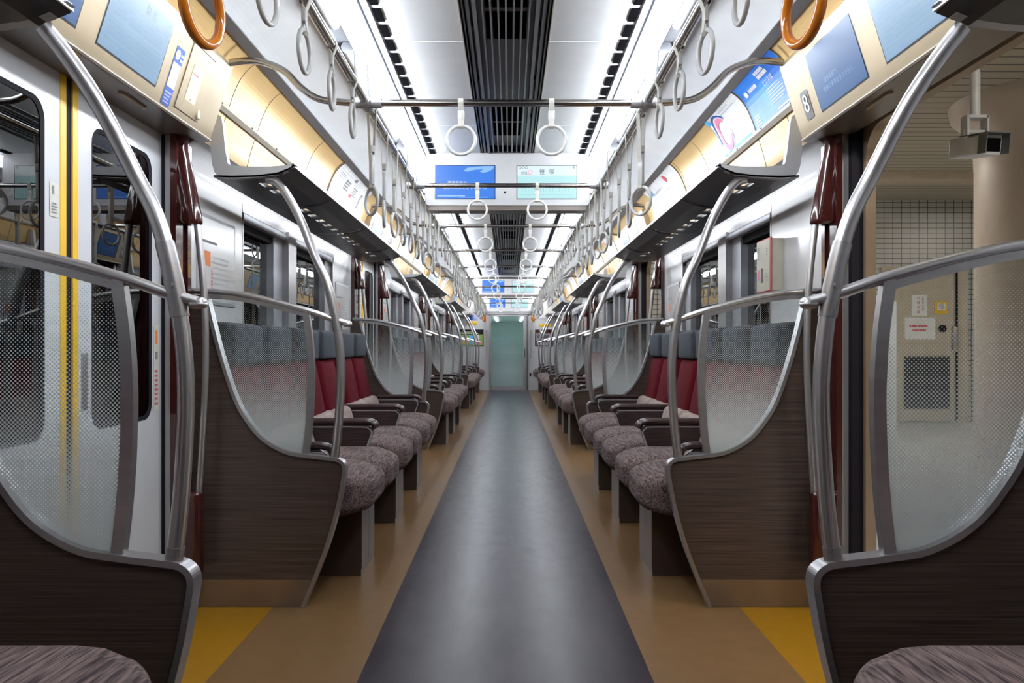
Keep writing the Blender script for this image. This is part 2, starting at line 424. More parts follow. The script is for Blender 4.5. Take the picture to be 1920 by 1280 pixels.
# ------------------------------------------------------------ lamps along the ceiling
def lamp_mesh(L):
    P = {}
    h = MB(); h.box(0.488, 0.512, 0, L, 2.246, 2.262); h.box(0.49, 0.70, 0, L, 2.285, 2.318); h.box(0.522, 0.53, 0, L, 2.245, 2.285); h.box(0.600, 0.612, 0, L, 2.240, 2.285)
    P['housing'] = (h, 'lamp_rail')
    c = MB(); c.prism([(0.533, 2.268), (0.533, 2.202), (0.542, 2.188), (0.588, 2.188), (0.597, 2.202), (0.597, 2.268)], 0.004, L - 0.004); P['lamp_cover'] = (c, 'lamp_cover')
    t = MB(); t.tube([(0.652, 0.12, 2.262), (0.652, L - 0.12, 2.262)], 0.025, n=16); P['speaker_tube'] = (t, 'lamp_rail')
    r = MB(); r.box(0.690, 0.705, 0, L, 2.268, 2.29); P['outer_rail'] = (r, 'lamp_rail')
    v = MB(); n = int(L / 0.146)
    for i in range(n): v.box(0.452, 0.482, (i + 0.12) * L / n, (i + 0.88) * L / n, 2.2500, 2.256)
    P['vent_grille'] = (v, 'dark_gap')
    return P
L = 1.613
for s in (-1, 1):
    base = None
    for i in range(-1, 11):
        y0 = 3.15 + L * (i - 1) 
        ln = L
        if y0 + ln < 0.3: continue
        if y0 < 0.15: ln -= 0.15 - y0; y0 = 0.15
        if y0 + ln > YE: ln = YE - y0
        if ln < 0.3: continue
        nm = ('behind the camera, outside the view' if i < 0 else 'right above the camera position') if i <= 0 else ORD[i - 1] + ' along from this end'
        t = empty('ceiling_lamp', (0, y0, 0), f'long bright white ceiling lamp above the {side(s)} rail, {nm}', 'ceiling lamp', f'ceiling lamps over the {side(s)} rail')
        for k, (b, m) in lamp_mesh(ln).items(): SX(b, s).build(k, m, t)

# ------------------------------------------------------------ walls
LIN = sm2([(1.218, 1.862), (1.209, 1.90), (1.196, 1.95), (1.170, 2.03), (1.146, 2.10), (1.115, 2.165), (1.076, 2.210), (1.035, 2.234)], 4)
def lin_at(z):
    for (a, b), (c, d) in zip(LIN, LIN[1:]):
        if b <= z <= d: return a + (c - a) * (z - b) / (d - b)
    return LIN[-1][0]
for s in (-1, 1):
    b = MB()
    def seg(y0, y1, z0=0.0, z1=1.735): b.box(1.28, 1.36, y0, y1, z0, z1, 0)
    JW = 0.69
    y = YR
    for k, c in enumerate(DOORC):
        seg(y, c - JW) if k == 0 else None
        b.box(1.31, 1.36, c - 0.65, c + 0.65, 1.875, 2.3, 0)
    for k in range(3):
        d0 = DOORC[k] + JW; d1 = DOORC[k + 1] - JW; o = PITCH * k
        seg(d0, 3.87 + o); seg(5.88 + o, d1); seg(3.87 + o, 5.88 + o, 0, 0.98)
    seg(DOORC[3] + JW, YE)
    # moulding under the rack and curved yellow lining above
    segs = [(YR, DOORC[0] - 0.72)] + [(DOORC[k] + 0.72, DOORC[k + 1] - 0.72) for k in range(3)] + [(DOORC[3] + 0.72, YE)]
    for a, e in segs:
        b.prism(sm2([(1.281, 1.715), (1.278, 1.765), (1.264, 1.81), (1.242, 1.842), (1.216, 1.862)], 4) + [(1.36, 1.865), (1.36, 1.715)], a, e, 0)
    LT = [q for q in LIN if q[1] > 2.02]
    for a, e in segs: b.prism(LIN + [(1.36, 2.3), (1.36, 1.862)], a - 0.02, e + 0.02, 1, 1)
    for c in DOORC: b.prism(LT + [(1.36, 2.3), (1.36, LT[0][1])], c - 0.72, c + 0.72, 1, 1)
    for k in range(3):      # joints of the lining
        for q in (3.36, 3.74, 4.62, 5.15, 6.2):
            yy = q + PITCH * k
            z_ = [(x - 0.0012, z) for x, z in LIN]
            b.prism(z_ + [(1.3, 2.2), (1.3, 1.88)], yy - 0.0015, yy + 0.0015, 2)
    SX(b, s)
    struct(b.build('wall_' + side(s), ['wall_white', 'yellow_lining', 'rubber']))
    # aluminium trims
    g = MB()
    g.prism([(1.005, 2.236), (1.045, 2.222), (1.05, 2.24), (1.015, 2.256)], YR, YE)
    SX(g, s); struct(g.build('trim_1' if s < 0 else 'trim_2', 'aluminium'))
    for k in range(3):
        g = MB(); a, e = BAY[k][0] - 0.02, BAY[k][1] - 0.02
        g.prism([(1.150, 2.018), (1.168, 2.006), (1.178, 2.030), (1.160, 2.042)], a, e)
        for q in range(9):
            g.box(1.150, 1.1525, a + 0.05 + q * 0.38, a + 0.062 + q * 0.38, 2.022, 2.028, 1)
        SX(g, s)
        tag(g.build('poster_rail', ['header_lip', 'rubber']), f'slim white metal poster rail above the {side(s)} luggage rack, {ORD[k]} seat bay away', 'poster rail', 'poster rails above the racks')

# end walls
e = MB()
e.box(-1.36, -0.47, YE, YE + 0.08, 0, 2.4); e.box(0.47, 1.36, YE, YE + 0.08, 0, 2.4); e.box(-0.47, 0.47, YE, YE + 0.08, 1.79, 2.4)
struct(e.build('wall_far', 'wall_white'))
struct(MB().box(-1.36, 1.36, YR - 0.06, YR, 0, 2.4).build('wall_rear', 'arm_wood'))
# far sliding door
t = MB()
t.box(-0.47, -0.435, YE - 0.012, YE + 0.06, 0, 1.79); t.box(0.44, 0.47, YE - 0.012, YE + 0.06, 0, 1.79); t.box(-0.47, 0.47, YE - 0.012, YE + 0.06, 1.76, 1.79)
fr = struct(t.build('door_frame', 'aluminium'), 'brushed frame around the far sliding door')
d = MB(); d.box(-0.43, 0.345, YE + 0.005, YE + 0.03, 0.0, 0.095); d.box(0.345, 0.425, YE + 0.005, YE + 0.03, 0, 1.76); d.box(-0.435, -0.42, YE + 0.005, YE + 0.03, 0, 1.76); d.box(-0.435, 0.345, YE + 0.005, YE + 0.03, 1.745, 1.76)
dr = struct(d.build('door_1', 'aluminium'), 'glass sliding door in the far end wall')
MB().box(-0.42, 0.345, YE + 0.014, YE + 0.022, 0.095, 1.745).build('door_glass', 'pane_frosted', dr)
MB().box(0.37, 0.385, YE - 0.012, YE + 0.006, 0.78, 0.98).build('door_handle', 'rubber', dr)
MB().box(0.425, 0.44, YE + 0.0, YE + 0.03, 0, 1.76).build('door_seal', 'rubber', dr)
# things on the far wall
def end_thing(name, label, cat, m, x0, x1, z0, z1, d=0.012, group=None):
    return tag(MB().rbox(((x0 + x1) / 2, YE - d / 2, (z0 + z1) / 2), ((x1 - x0) / 2, d / 2, (z1 - z0) / 2), 0.004).build(name, m), label, cat, group)
def px(x, y, D): return ((x - 955) * D / F + CAMX, CAMZ - (y - 649) * D / F)
for s in (-1, 1):
    a, b_ = (-1.19, -0.60) if s < 0 else (0.62, 1.06)
    po = empty('framed_poster', ((a + b_) / 2, YE, 1.24), ('green and yellow framed poster on the far wall left of the door' if s < 0 else 'dark maroon framed poster on the far wall right of the door'), 'poster')
    w_ = (b_ - a) / 2
    MB().rbox((0, -0.009, 0), (w_, 0.008, 0.20), 0.004).build('frame', 'maroon' if s > 0 else 'rubber', po)
    sh = Sheet(planar((-w_ + 0.02, -0.018, -0.18), (1, 0, 0), (0, 0, 1), (0, -1, 0))); W = 2 * w_ - 0.04; H = 0.36
    if s < 0:
        sh.rect('ink_green', 0, 0, W, H * 0.72, 0.001); sh.rect('stripe_yellow', 0.02, 0.05, W * 0.4, H * 0.35); sh.rect('ink_cyan', W * 0.42, 0.03, W * 0.6, H * 0.7)
        sh.rect('paper_white', W * 0.7, H * 0.3, W * 0.85, H * 0.68); sh.rect('ink_pink', W * 0.65, 0.02, W * 0.95, H * 0.3, 0.0015); sh.bars('label_green', 0.02, H * 0.76, W * 0.9, H * 0.95, 2)
    else:
        sh.rect('ink_grey', 0, 0.1, W, H * 0.8, 0.001); sh.bars('paper_white', 0.02, 0.01, W * 0.95, 0.08, 2); sh.bars('maroon', 0.03, H * 0.5, W * 0.9, H * 0.7, 2)
    sh.build(po, {})
end_thing('priority_sticker', 'orange strip sticker on the far wall above the green poster', 'sticker', 'stripe_yellow', -1.00, -0.75, 1.555, 1.63)
end_thing('priority_sticker', 'orange strip sticker on the far wall above the maroon poster', 'sticker', 'stripe_yellow', 0.72, 1.00, 1.50, 1.575)
end_thing('wall_socket', 'small black socket on the far wall, upper one right of the door', 'socket', 'rubber', 0.62, 0.66, 0.41, 0.51, 0.02)
end_thing('wall_socket', 'small black socket on the far wall, lower one right of the door', 'socket', 'rubber', 0.49, 0.53, 0.33, 0.41, 0.02)
end_thing('notice_sticker', 'dark blue notice sticker high on the far wall left of the door', 'sticker', 'ink_blue', -0.93, -0.85, 1.66, 1.80)
end_thing('notice_sticker', 'pink and white notice sticker beside the dark blue one on the far wall', 'sticker', 'ink_lilac', -0.83, -0.73, 1.67, 1.80)
end_thing('notice_sheet', 'large white notice sheet high on the far wall right of the door', 'notice', 'paper_white', 0.72, 1.02, 1.70, 2.05)
end_thing('notice_sheet', 'large white notice sheet high on the far wall left of the door', 'notice', 'paper_white', -1.02, -0.72, 1.84, 2.05)
for s in (-1, 1):
    g = empty('grab_handle', (s * 0.52, YE, 1.1), f'slim vertical steel grab handle just {side(s)} of the far door', 'handle', 'grab handles by the far door')
    MB().tube([(0, -0.04, -0.33), (0, -0.04, 0.33)], 0.009).build('bar', 'satin_pole', g)
    for z in (-0.31, 0.31): MB().tube([(0, -0.045, z), (0, 0.0, z)], 0.014).build('mount', 'joint_grey', g)

# next carriage seen through the glass
nc = MB(); nc.box(-1.3, 1.3, YE + 0.08, 39, -0.05, 0); struct(nc.build('floor_next', 'mint_wall'))
nc = MB(); nc.box(-1.3, 1.3, YE + 0.08, 39, 2.25, 2.3); struct(nc.build('ceiling_next', 'ceiling_white'))
for s in (-1, 1):
    nc = MB(); nc.box(s * 1.25, s * 1.3, YE + 0.08, 39, 0, 2.25); nc.box(s * 1.0, s * 1.25, YE + 0.3, 39, 1.9, 2.2, 1); struct(nc.build('wall_next_' + side(s), ['mint_wall', 'header_beige']))
    g = empty('ceiling_lamp', (s * 0.56, YE + 0.3, 2.24), f'lamp line of the next carriage on the {side(s)}, seen through the far door', 'ceiling lamp')
    MB().box(-0.04, 0.04, 0, 19, -0.03, 0.008).build('lamp_cover', 'car_lamp', g)
struct(MB().box(-1.3, 1.3, 39, 39.05, 0, 2.3).build('wall_next_end', 'mint_wall'))
for i in range(4):
    tag(MB().tube([(-1.25, 20.4 + 1.5 * i, 1.98), (1.25, 20.4 + 1.5 * i, 1.98)], 0.014).build('cross_rail', 'steel_pipe'), f'cross rail of the next carriage seen through the far door glass, {ORD[i]} in', 'rail', 'rails in the next carriage')

# ------------------------------------------------------------ windows
def window(s, k, n):
    o = PITCH * k; X0, X1 = 1.279, 1.36
    b = MB(); y0, y1, z0, z1 = 3.87 + o, 5.88 + o, 0.98, 1.70
    def f(a, c, zz0, zz1, m=0, xa=X0, xb=X1): b.box(xa, xb, a, c, zz0, zz1, m)
    f(y0, y1, z1 - 0.012, z1 + 0.03, 0, 1.277, 1.36); f(y0, y1, z1 - 0.05, z1 - 0.012, 1); f(y0, y1, z0, z0 + 0.035, 1)
    f(y0, y0 + 0.02, z0, z1, 0); f(y1 - 0.03, y1, z0, z1, 0)
    m0 = 4.62 + o
    f(m0 + 0.0, m0 + 0.17, z0, z1, 0, 1.262, X1)
    f(m0 - 0.17, m0, z0, z1, 1, 1.30, 1.36); f(y1 - 0.20, y1 - 0.03, z0, z1, 1, 1.30, 1.36); f(y0 + 0.02, y0 + 0.05, z0, z1, 2, 1.30, 1.36); f(m0 + 0.17, m0 + 0.20, z0, z1, 2, 1.30, 1.36)
    f(y0 + 0.02, m0, z1 - 0.09, z1 - 0.05, 2, 1.31, 1.35); f(m0 + 0.17, y1, z1 - 0.09, z1 - 0.05, 2, 1.31, 1.35)
    SX(b, s); w_ = struct(b.build(f'window_{n}', ['aluminium', 'lamp_rail', 'rubber']))
    for a, c in ((y0 + 0.05, m0 - 0.17), (m0 + 0.20, y1 - 0.20)):
        g = MB(); g.box(1.338, 1.344, a, c, z0 + 0.03, z1 - 0.05); SX(g, s).build('window_glass', 'window_tint', w_)
n = 1
for s in (-1, 1):
    for k in range(3): window(s, k, n); n += 1

# ------------------------------------------------------------ doors
def rrect(y0, y1, z0, z1, r, n=6):
    pts = []
    for cy_, cz, a0 in ((y1 - r, z1 - r, 0), (y0 + r, z1 - r, 90), (y0 + r, z0 + r, 180), (y1 - r, z0 + r, 270)):
        for i in range(n + 1):
            a = math.radians(a0 + 90 * i / n); pts.append((cy_ + r * math.cos(a), cz + r * math.sin(a)))
    return pts
def plate_hole(b, Y0, Y1, Z0, Z1, hole, xa, xb, mi=0, mh=None):
    """rectangular plate in the YZ plane with a rounded hole"""
    n = len(hole); out = []; q_ = n // 4
    for i, (y, z) in enumerate(hole):
        c_, j = divmod(i, q_); h = q_ // 2
        YY, ZZ = ((Y1, Z1), (Y0, Z1), (Y0, Z0), (Y1, Z0))[c_]
        if j == h: out.append((YY, ZZ))
        elif (j < h) == (c_ % 2 == 0): out.append((YY, z))
        else: out.append((y, ZZ))
    for x in (xa, xb):
        v = [(x, y, z) for y, z in hole] + [(x, y, z) for y, z in out]
        b.add(v, [(i, (i + 1) % n, (i + 1) % n + n, i + n) for i in range(n)], mi)
    v = [(xa, y, z) for y, z in hole] + [(xb, y, z) for y, z in hole]
    b.add(v, [(i, (i + 1) % n, (i + 1) % n + n, i + n) for i in range(n)], mi if mh is None else mh, True)
    b.box(xa, xb, Y0, Y0 + 0.0005, Z0, Z1, mi); b.box(xa, xb, Y1 - 0.0005, Y1, Z0, Z1, mi)
ndoor = 2
def door_leaf(s, c, near, opened, open_shift=0.0):
    global ndoor
    X0, X1 = 1.325, 1.352
    if near: Y0, Y1 = c - 0.65, c - 0.02
    else: Y0, Y1 = c + 0.02, c + 0.65
    hy0, hy1 = (c - 0.56, c - 0.13) if near else (c + 0.13, c + 0.56)
    b = MB(); hole = rrect(hy0, hy1, 0.77, 1.75, 0.06)
    plate_hole(b, Y0, Y1, 0.01, 1.875, hole, X0, X1, 0, 1)
    e0, e1 = (c - 0.05, c - 0.018) if near else (c + 0.018, c + 0.05)
    b.box(X0 - 0.0015, X1, e0, e1, 0.01, 1.87, 2)
    b.box(X0 + 0.004, X1, c - 0.02 if near else c, c if near else c + 0.02, 0.01, 1.87, 1)
    SX(b, s)
    d = struct(b.build(f'door_{ndoor}', ['door_white', 'rubber', 'stripe_yellow'])); ndoor += 1
    # dark rounded gasket around the pane
    g = MB(); inner = rrect(hy0 + 0.014, hy1 - 0.014, 0.784, 1.736, 0.05); m_ = len(hole)
    v = [(X0 - 0.001, y, z) for y, z in hole] + [(X0 + 0.004, y, z) for y, z in inner]
    g.add(v, [(i, (i + 1) % m_, (i + 1) % m_ + m_, i + m_) for i in range(m_)], 0, True); SX(g, s).build('gasket', 'rubber', d)
    g = MB(); g.prism([(y, z) for y, z in inner], X0 + 0.006, X0 + 0.012); g.v = [(y_, x_, z_) for x_, y_, z_ in g.v]
    SX(g, s).build('door_glass', 'door_tint', d)
    if not near:
        g = MB(); g.rbox((X0 - 0.001, c + 0.085, 0.93), (0.003, 0.018, 0.09), 0.003); SX(g, s).build('door_pull', 'aluminium', d)
        sh = Sheet(planar((s * (X0 - 0.001), c + 0.575, 0.80), (0, 1, 0), (0, 0, 1), (-s, 0, 0)))
        sh.rect('belt_cream', 0, 0, 0.04, 0.32, 0.001); sh.bars('ink_red', 0.006, 0.02, 0.034, 0.16, 8); sh.rect('ink_grey', 0.01, 0.19, 0.03, 0.22); sh.rect('ink_orange', 0.01, 0.25, 0.03, 0.30)
        sh.build(d, {'belt_cream': 'warning_sticker'})
    else:
        sh = Sheet(planar((s * (X0 - 0.001), c - 0.105, 1.42), (0, 1, 0), (0, 0, 1), (-s, 0, 0)))
        sh.rect('belt_cream', 0, 0, 0.045, 0.10, 0.001); sh.bars('ink_grey', 0.006, 0.01, 0.04, 0.045, 4); sh.rect('ink_grey', 0.01, 0.065, 0.02, 0.09)
        sh.build(d, {'belt_cream': 'warning_sticker'})
for s in (-1, 1):
    for k, c in enumerate(DOORC):
        if s < 0:
            for near in (True, False): door_leaf(s, c, near, False)
        # jambs
        b = MB()
        for q in (-1, 1):
            b.box(1.281, 1.36 if s < 0 else 1.318, c + q * 0.65, c + q * 0.69, 0, 1.875, 0)
            b.box(1.314, 1.3245, c + q * 0.643, c + q * 0.66, 0, 1.875, 1) if s < 0 else None
            if s > 0:
                b.box(1.318, 1.362, c + q * 0.62, c + q * 0.69, 0, 1.875, 1)
                b.box(1.362, 1.40, c + q * 0.60, c + q * 0.66, -0.02, 1.90, 2)
        if s > 0:   # rounded head of the open doorway
            for q in (-1, 1):
                y0 = c + q * 0.60; r = 0.12
                arc = [(y0, 1.86), (y0, 1.86 - r)] + [(y0 - q * r + q * r * math.cos(a), 1.86 - r + r * math.sin(a)) for a in [math.radians(90 * i / 8) for i in range(1, 9)]]
                g = MB(); g.prism(arc, 1.362, 1.40, 2); b.add([(x, y_, z) for y_, x, z in g.v], g.f, 2)
            b.box(1.362, 1.40, c - 0.65, c + 0.65, 1.86, 1.92, 2)
        SX(b, s)
        struct(b.build(f'doorway_{k + 1 + (0 if s < 0 else 4)}', ['bracket_grey', 'rubber', 'jamb_bronze']))
        if s > 0:
            struct(MB().box(1.40, 1.46, c - 0.65, c + 0.65, -0.03, 0.004).build(f'sill_{k + 1}', 'aluminium'))

# ------------------------------------------------------------ door headers with screens
FX0, FZ0, FX1, FZ1 = 1.180, 1.859, 1.088, 2.150
def header(s, k):
    c = DOORC[k]; a, e = c - 0.755, c + 0.755
    which = ORD[k]
    t = empty('door_header', (0, 0, 0), f'beige slanted header with two screens above the {which} {side(s)} doorway', 'door header', 'door header covers')
    b = MB(); b.prism([(FX0, FZ0), (FX1, FZ1), (1.10, 2.165), (1.15, 2.17), (1.33, 2.0), (1.33, 1.862)], a, e, 0); SX(b, s).build('cover', 'header_beige', t)
    b = MB(); b.prism([(FX0 - 0.004, FZ0 + 0.004), (FX0 - 0.006, FZ0 - 0.002), (FX0, FZ0 - 0.006), (FX0 + 0.008, FZ0 - 0.004), (FX0 + 0.004, FZ0 + 0.006)], a, e, 0); SX(b, s).build('lip', 'header_lip', t)
    b = MB(); b.box(1.184, 1.33, a, e, 1.853, 1.863); SX(b, s).build('soffit', 'header_soffit', t)
    b = MB(); b.prism([(1.222, c + 0.13), (1.236, c + 0.12), (1.236, c + 0.30), (1.222, c + 0.29)], 1.846, 1.853, plane='xy'); SX(b, s).build('vent', 'header_beige', t)
    U = Vector((0, 1, 0)); V = Vector((s * (FX1 - FX0), 0, FZ1 - FZ0)); Lf = V.length; V.normalize(); Nn = Vector((-s * abs(V.z), 0, -abs(V.x))).normalized()
    O = Vector((s * FX0, 0, FZ0))
    flip = 1
    # reading direction: seen from the aisle, text runs with +y on the left wall, -y on the right wall
    def face(y, v, du):     # du = +1 left, -1 right
        return planar(O + U * y + V * v, U * du, V, Nn)
    du = 1 if s < 0 else -1
    if s < 0: sets = [('ad', c - 0.64 + 0.0), ('map', c - 0.15)]
    else: sets = [('map', c + 0.01), ('ad', c + 0.515)]
    for typ, y0 in sets:
        ys = y0 if s < 0 else y0
        P = face(ys, 0.05, du)
        lab = ('pale blue route map screen' if typ == 'map' else 'dark blue advert screen')
        q = part('information_screen', tuple(P(0, 0, 0)), f'{lab} set into the beige header', t)
        P0 = P(0, 0, 0)
        PP = lambda a_, b_, l_, P=P, P0=P0: P(a_, b_, l_) - P0
        W, H = 0.376, 0.212
        z = MB(); v = [PP(-0.006, -0.006, 0.0005), PP(W + 0.006, -0.006, 0.0005), PP(W + 0.006, H + 0.006, 0.0005), PP(-0.006, H + 0.006, 0.0005)]
        z.add(v + [PP(-0.006, -0.006, -0.02), PP(W + 0.006, -0.006, -0.02), PP(W + 0.006, H + 0.006, -0.02), PP(-0.006, H + 0.006, -0.02)], [(0, 1, 2, 3), (4, 7, 6, 5), (0, 4, 5, 1), (1, 5, 6, 2), (2, 6, 7, 3), (3, 7, 4, 0)])
        z.build('bezel', 'bezel', q)
        sh = Sheet(PP)
        if typ == 'map':
            sh.rect('scr_map', 0, 0, W, H, 0.0015); sh.rect('scr_map_line', 0, 0.158, W, 0.1595); sh.rect('scr_map_line', 0.02, 0.092, W - 0.03, 0.097); sh.rect('scr_map_line', 0.02, 0.030, W - 0.03, 0.034)
            sh.text('scr_map_ink', '笹 塚', W * 0.62, 0.183, 0.034)
            sh.text('scr_map_ink', '8', W - 0.02, 0.195, 0.02)
            if k == 0:
                for r_ in range(34):
                    for c_ in range(3): 
                        if R.random() < 0.8: sh.rect('scr_map_line', 0.03 + r_ * 0.0098, 0.104 + c_ * 0.016, 0.033 + r_ * 0.0098, 0.114 + c_ * 0.016)
                        sh.rect('scr_map_line', 0.03 + r_ * 0.0098, 0.042 + c_ * 0.015, 0.0325 + r_ * 0.0098, 0.052 + c_ * 0.015)
        else:
            sh.rect('scr_side_blue', 0, 0, W, H, 0.0015); sh.text('scr_side_text', '環境革新で、', W * 0.40, 0.085, 0.022); sh.text('scr_side_text', '地球の未来をきりひらく。', W * 0.52, 0.058, 0.022)
        sh.build(q, {'scr_map': 'display', 'scr_side_blue': 'display', 'scr_map_line': 'route_marks', 'scr_map_ink': 'lettering', 'scr_side_text': 'lettering'})
    if s < 0:
        P = face(c + 0.27, 0.0, 1); P0 = P(0, 0, 0); PP = lambda a_, b_, l_: P(a_, b_, l_) - P0
        q = part('information_sticker', tuple(P0), 'tall blue and white information sticker', t)
        sh = Sheet(PP); sh.rect('ink_blue', 0.02, 0.012, 0.085, 0.215, 0.0012); sh.ring('paper_white', 0.04, 0.188, 0.017, 0.017, 1.0, 0.002); sh.text('ink_blue', 'i', 0.04, 0.188, 0.03, 0.003)
        sh.bars('paper_white', 0.062, 0.172, 0.082, 0.205, 2); sh.rect('paper_white', 0.024, 0.075, 0.082, 0.16, 0.002); sh.bars('ink_lilac', 0.028, 0.02, 0.08, 0.065, 4)
        sh.build(q, {'ink_blue': 'sticker_face'})
        P2 = face(c + 0.38, 0.0, 1); P0b = P2(0, 0, 0); PQ = lambda a_, b_, l_: P2(a_, b_, l_) - P0b
        q = part('access_hatch', tuple(P0b), 'small beige access hatch with a green label', t)
        sh = Sheet(PQ); W, H = 0.215, 0.235
        sh.rect('header_beige', 0.012, 0.03, W, 0.03 + H, 0.003)
        sh.rect('rubber', 0.008, 0.03 + H, W + 0.004, 0.03 + H + 0.004, 0.0015); sh.rect('rubber', W, 0.07, W + 0.0025, 0.03 + H, 0.0015)
        sh.rect('label_green', 0.06, 0.075, 0.15, 0.205, 0.004); sh.bars('ink_light', 0.07, 0.09, 0.14, 0.165, 7, 0.4, 0.0045); sh.bars('ink_red', 0.07, 0.17, 0.13, 0.18, 1, 0.4, 0.0045); sh.rect('ink_grey', 0.10, 0.08, 0.108, 0.088, 0.0045)
        sh.build(q, {'header_beige': 'hatch_door', 'label_green': 'label_plate', 'rubber': 'gap'})
        g = MB(); g.rbox(tuple(PQ(0.198, 0.055, 0.006)), (0.006, 0.008, 0.018), 0.005); g.build('latch', 'header_lip', q)
    else:
        P = face(c + 0.665, 0.0, -1); P0 = P(0, 0, 0); PP = lambda a_, b_, l_: P(a_, b_, l_) - P0
        q = part('number_plate', tuple(P0), 'dark grey plate with a white 8', t)
        sh = Sheet(PP); 
        sh.mb('plate_grey').add([PP(0.045 + y_, 0.105 + z_, 0.002) for y_, z_ in rrect(-0.035, 0.035, -0.055, 0.055, 0.012)], [tuple(range(28))])
        sh.text('paper_white', '8', 0.045, 0.108, 0.10, 0.004); sh.text('paper_white', '8', 0.0455, 0.108, 0.10, 0.0042)
        sh.build(q, {'plate_grey': 'plate', 'paper_white': 'numeral'})
for s in (-1, 1):
    for k in range(4): header(s, k)

# ------------------------------------------------------------ seat partitions (draught screens) with poles
DIAG = [(1.200, 1.243), (1.142, 1.012), (1.082, 0.831), (1.025, 0.732), (0.965, 0.666), (0.881, 0.619), (0.798, 0.603), (0.690, 0.590)]
DIAGS = sm2(DIAG, 5)
FRONT = sm2([(0.690, 0.590), (0.669, 0.585), (0.653, 0.573), (0.646, 0.555), (0.649, 0.520), (0.674, 0.390), (0.723, 0.223), (0.812, 0.0)], 4)
RAIL = [(1.262, 1.262), (1.20, 1.260), (1.08, 1.250), (0.967, 1.228), (0.807, 1.186), (0.700, 1.150), (0.636, 1.131)]
STRUT = [(0.803, 1.180), (0.788, 1.07), (0.781, 0.95), (0.783, 0.83), (0.790, 0.72), (0.803, 0.603)]
POLE = [(0.985, 1.725), (0.945, 1.715), (0.894, 1.655), (0.830, 1.545), (0.770, 1.405), (0.721, 1.299), (0.687, 1.166), (0.668, 1.038), (0.663, 0.914), (0.672, 0.739), (0.688, 0.592)]
def strip(b, pts, w, y0, y1, mi=0):
    """a band of width w following pts in xz, extruded in y"""
    P = [Vector((x, z)) for x, z in pts]; A = []; B = []
    for i, p in enumerate(P):
        d = (P[min(i + 1, len(P) - 1)] - P[max(i - 1, 0)]).normalized(); n_ = Vector((-d.y, d.x)); A.append(p + n_ * w / 2); B.append(p - n_ * w / 2)
    for i in range(len(P) - 1):
        q = [A[i], A[i + 1], B[i + 1], B[i]]
        v = [(a.x, y0, a.y) for a in q] + [(a.x, y1, a.y) for a in q]
        f = [(0, 3, 2, 1), (4, 5, 6, 7), (0, 1, 5, 4), (3, 7, 6, 2)]
        if i == 0: f.append((0, 4, 7, 3))
        if i == len(P) - 2: f.append((1, 2, 6, 5))
        b.add(v, f, mi)
def part_meshes(s, inw, ztop):
    """inw = +1 when the seats lie beyond (+y), -1 when nearer"""
    M = {}
    b = MB(); b.prism([(1.278, 0), (1.278, 1.25)] + DIAGS + FRONT, -0.013, 0.013, 0); M['panel'] = (b, 'wood_panel', None)
    b = MB(); strip(b, DIAGS + FRONT[1:], 0.014, -0.023, 0.023); M['edge_trim'] = (b, 'aluminium', None)
    b = MB(); b.prism([(1.277, 0.002), (1.277, 0.11), (0.770, 0.11), (0.808, 0.002)], -0.0155, -0.0135, 0); b.prism([(1.277, 0.002), (1.277, 0.11), (0.770, 0.11), (0.808, 0.002)], 0.0135, 0.0155, 0)
    for x in (1.05, 0.9, 1.2): b.tube([(x, -0.0165, 0.10), (x, 0.0165, 0.10)], 0.0035, 0, 8)
    M['kick_plate'] = (b, 'kick_plate', None)
    b = MB(); b.tube(smooth_path([(x, 0, z) for x, z in RAIL], 6), 0.0145, 0, 12, flat=(1.0, 0.85)); b.rbox((0.638, 0, 1.1305), (0.020, 0.0145, 0.0125), 0.0125)
    M['top_rail'] = (b, 'satin_pole', None)
    b = MB(); strip(b, [(x, z - 0.016) for x, z in [(p.x, p.z) for p in smooth_path([(x, 0, z) for x, z in RAIL[1:5]], 4)]], 0.024, -0.008, 0.008); strip(b, sm2(STRUT, 4), 0.026, -0.012, 0.012)
    M['glass_frame'] = (b, 'aluminium', None)
    b = MB()
    st = sm2(STRUT, 4); top = [(p.x, p.z - 0.02) for p in smooth_path([(x, 0, z) for x, z in RAIL[1:5]], 4)]
    poly = top + st[1:-1] + [q for q in reversed(DIAGS) if q[0] > 0.803]
    n_ = len(poly); v = [(x, -0.003, z) for x, z in poly] + [(x, 0.003, z) for x, z in poly]
    b.add(v, [tuple(range(n_))], 0); b.add(v, [tuple(range(n_, 2 * n_))[::-1]], 1); b.add(v, [(i, (i + 1) % n_, (i + 1) % n_ + n_, i + n_) for i in range(n_)], 1)
    M['glass_pane'] = (b, ['pane_dotted', 'pane_clear'], None)
    b = MB(); pp = smooth_path([(x, inw * ((0.13 if ztop < 1.7 else 0.085) * max(0, (z - 1.35) / 0.385) ** 1.5), z) for x, z in POLE], 6); pp = [p for p in pp if p.z < ztop]; b.tube(pp, 0.0172, 0, 16)
    M['grab_pole'] = (b, 'satin_pole', None)
    b = MB(); sl = [p for p in pp if 1.10 < p.z < 1.27]; b.tube(sl, 0.0195, 0, 16)
    q0 = sl[len(sl) // 2]; b.tube([(q0.x, -0.018, q0.z), (q0.x, -0.0225, q0.z)], 0.006, 0, 10); b.tube([(pp[-1].x, 0, pp[-1].z), (pp[-1].x - 0.003, 0, pp[-1].z + 0.03)], 0.0185, 0, 16)
    M['pole_collar'] = (b, 'aluminium', None)
    return M
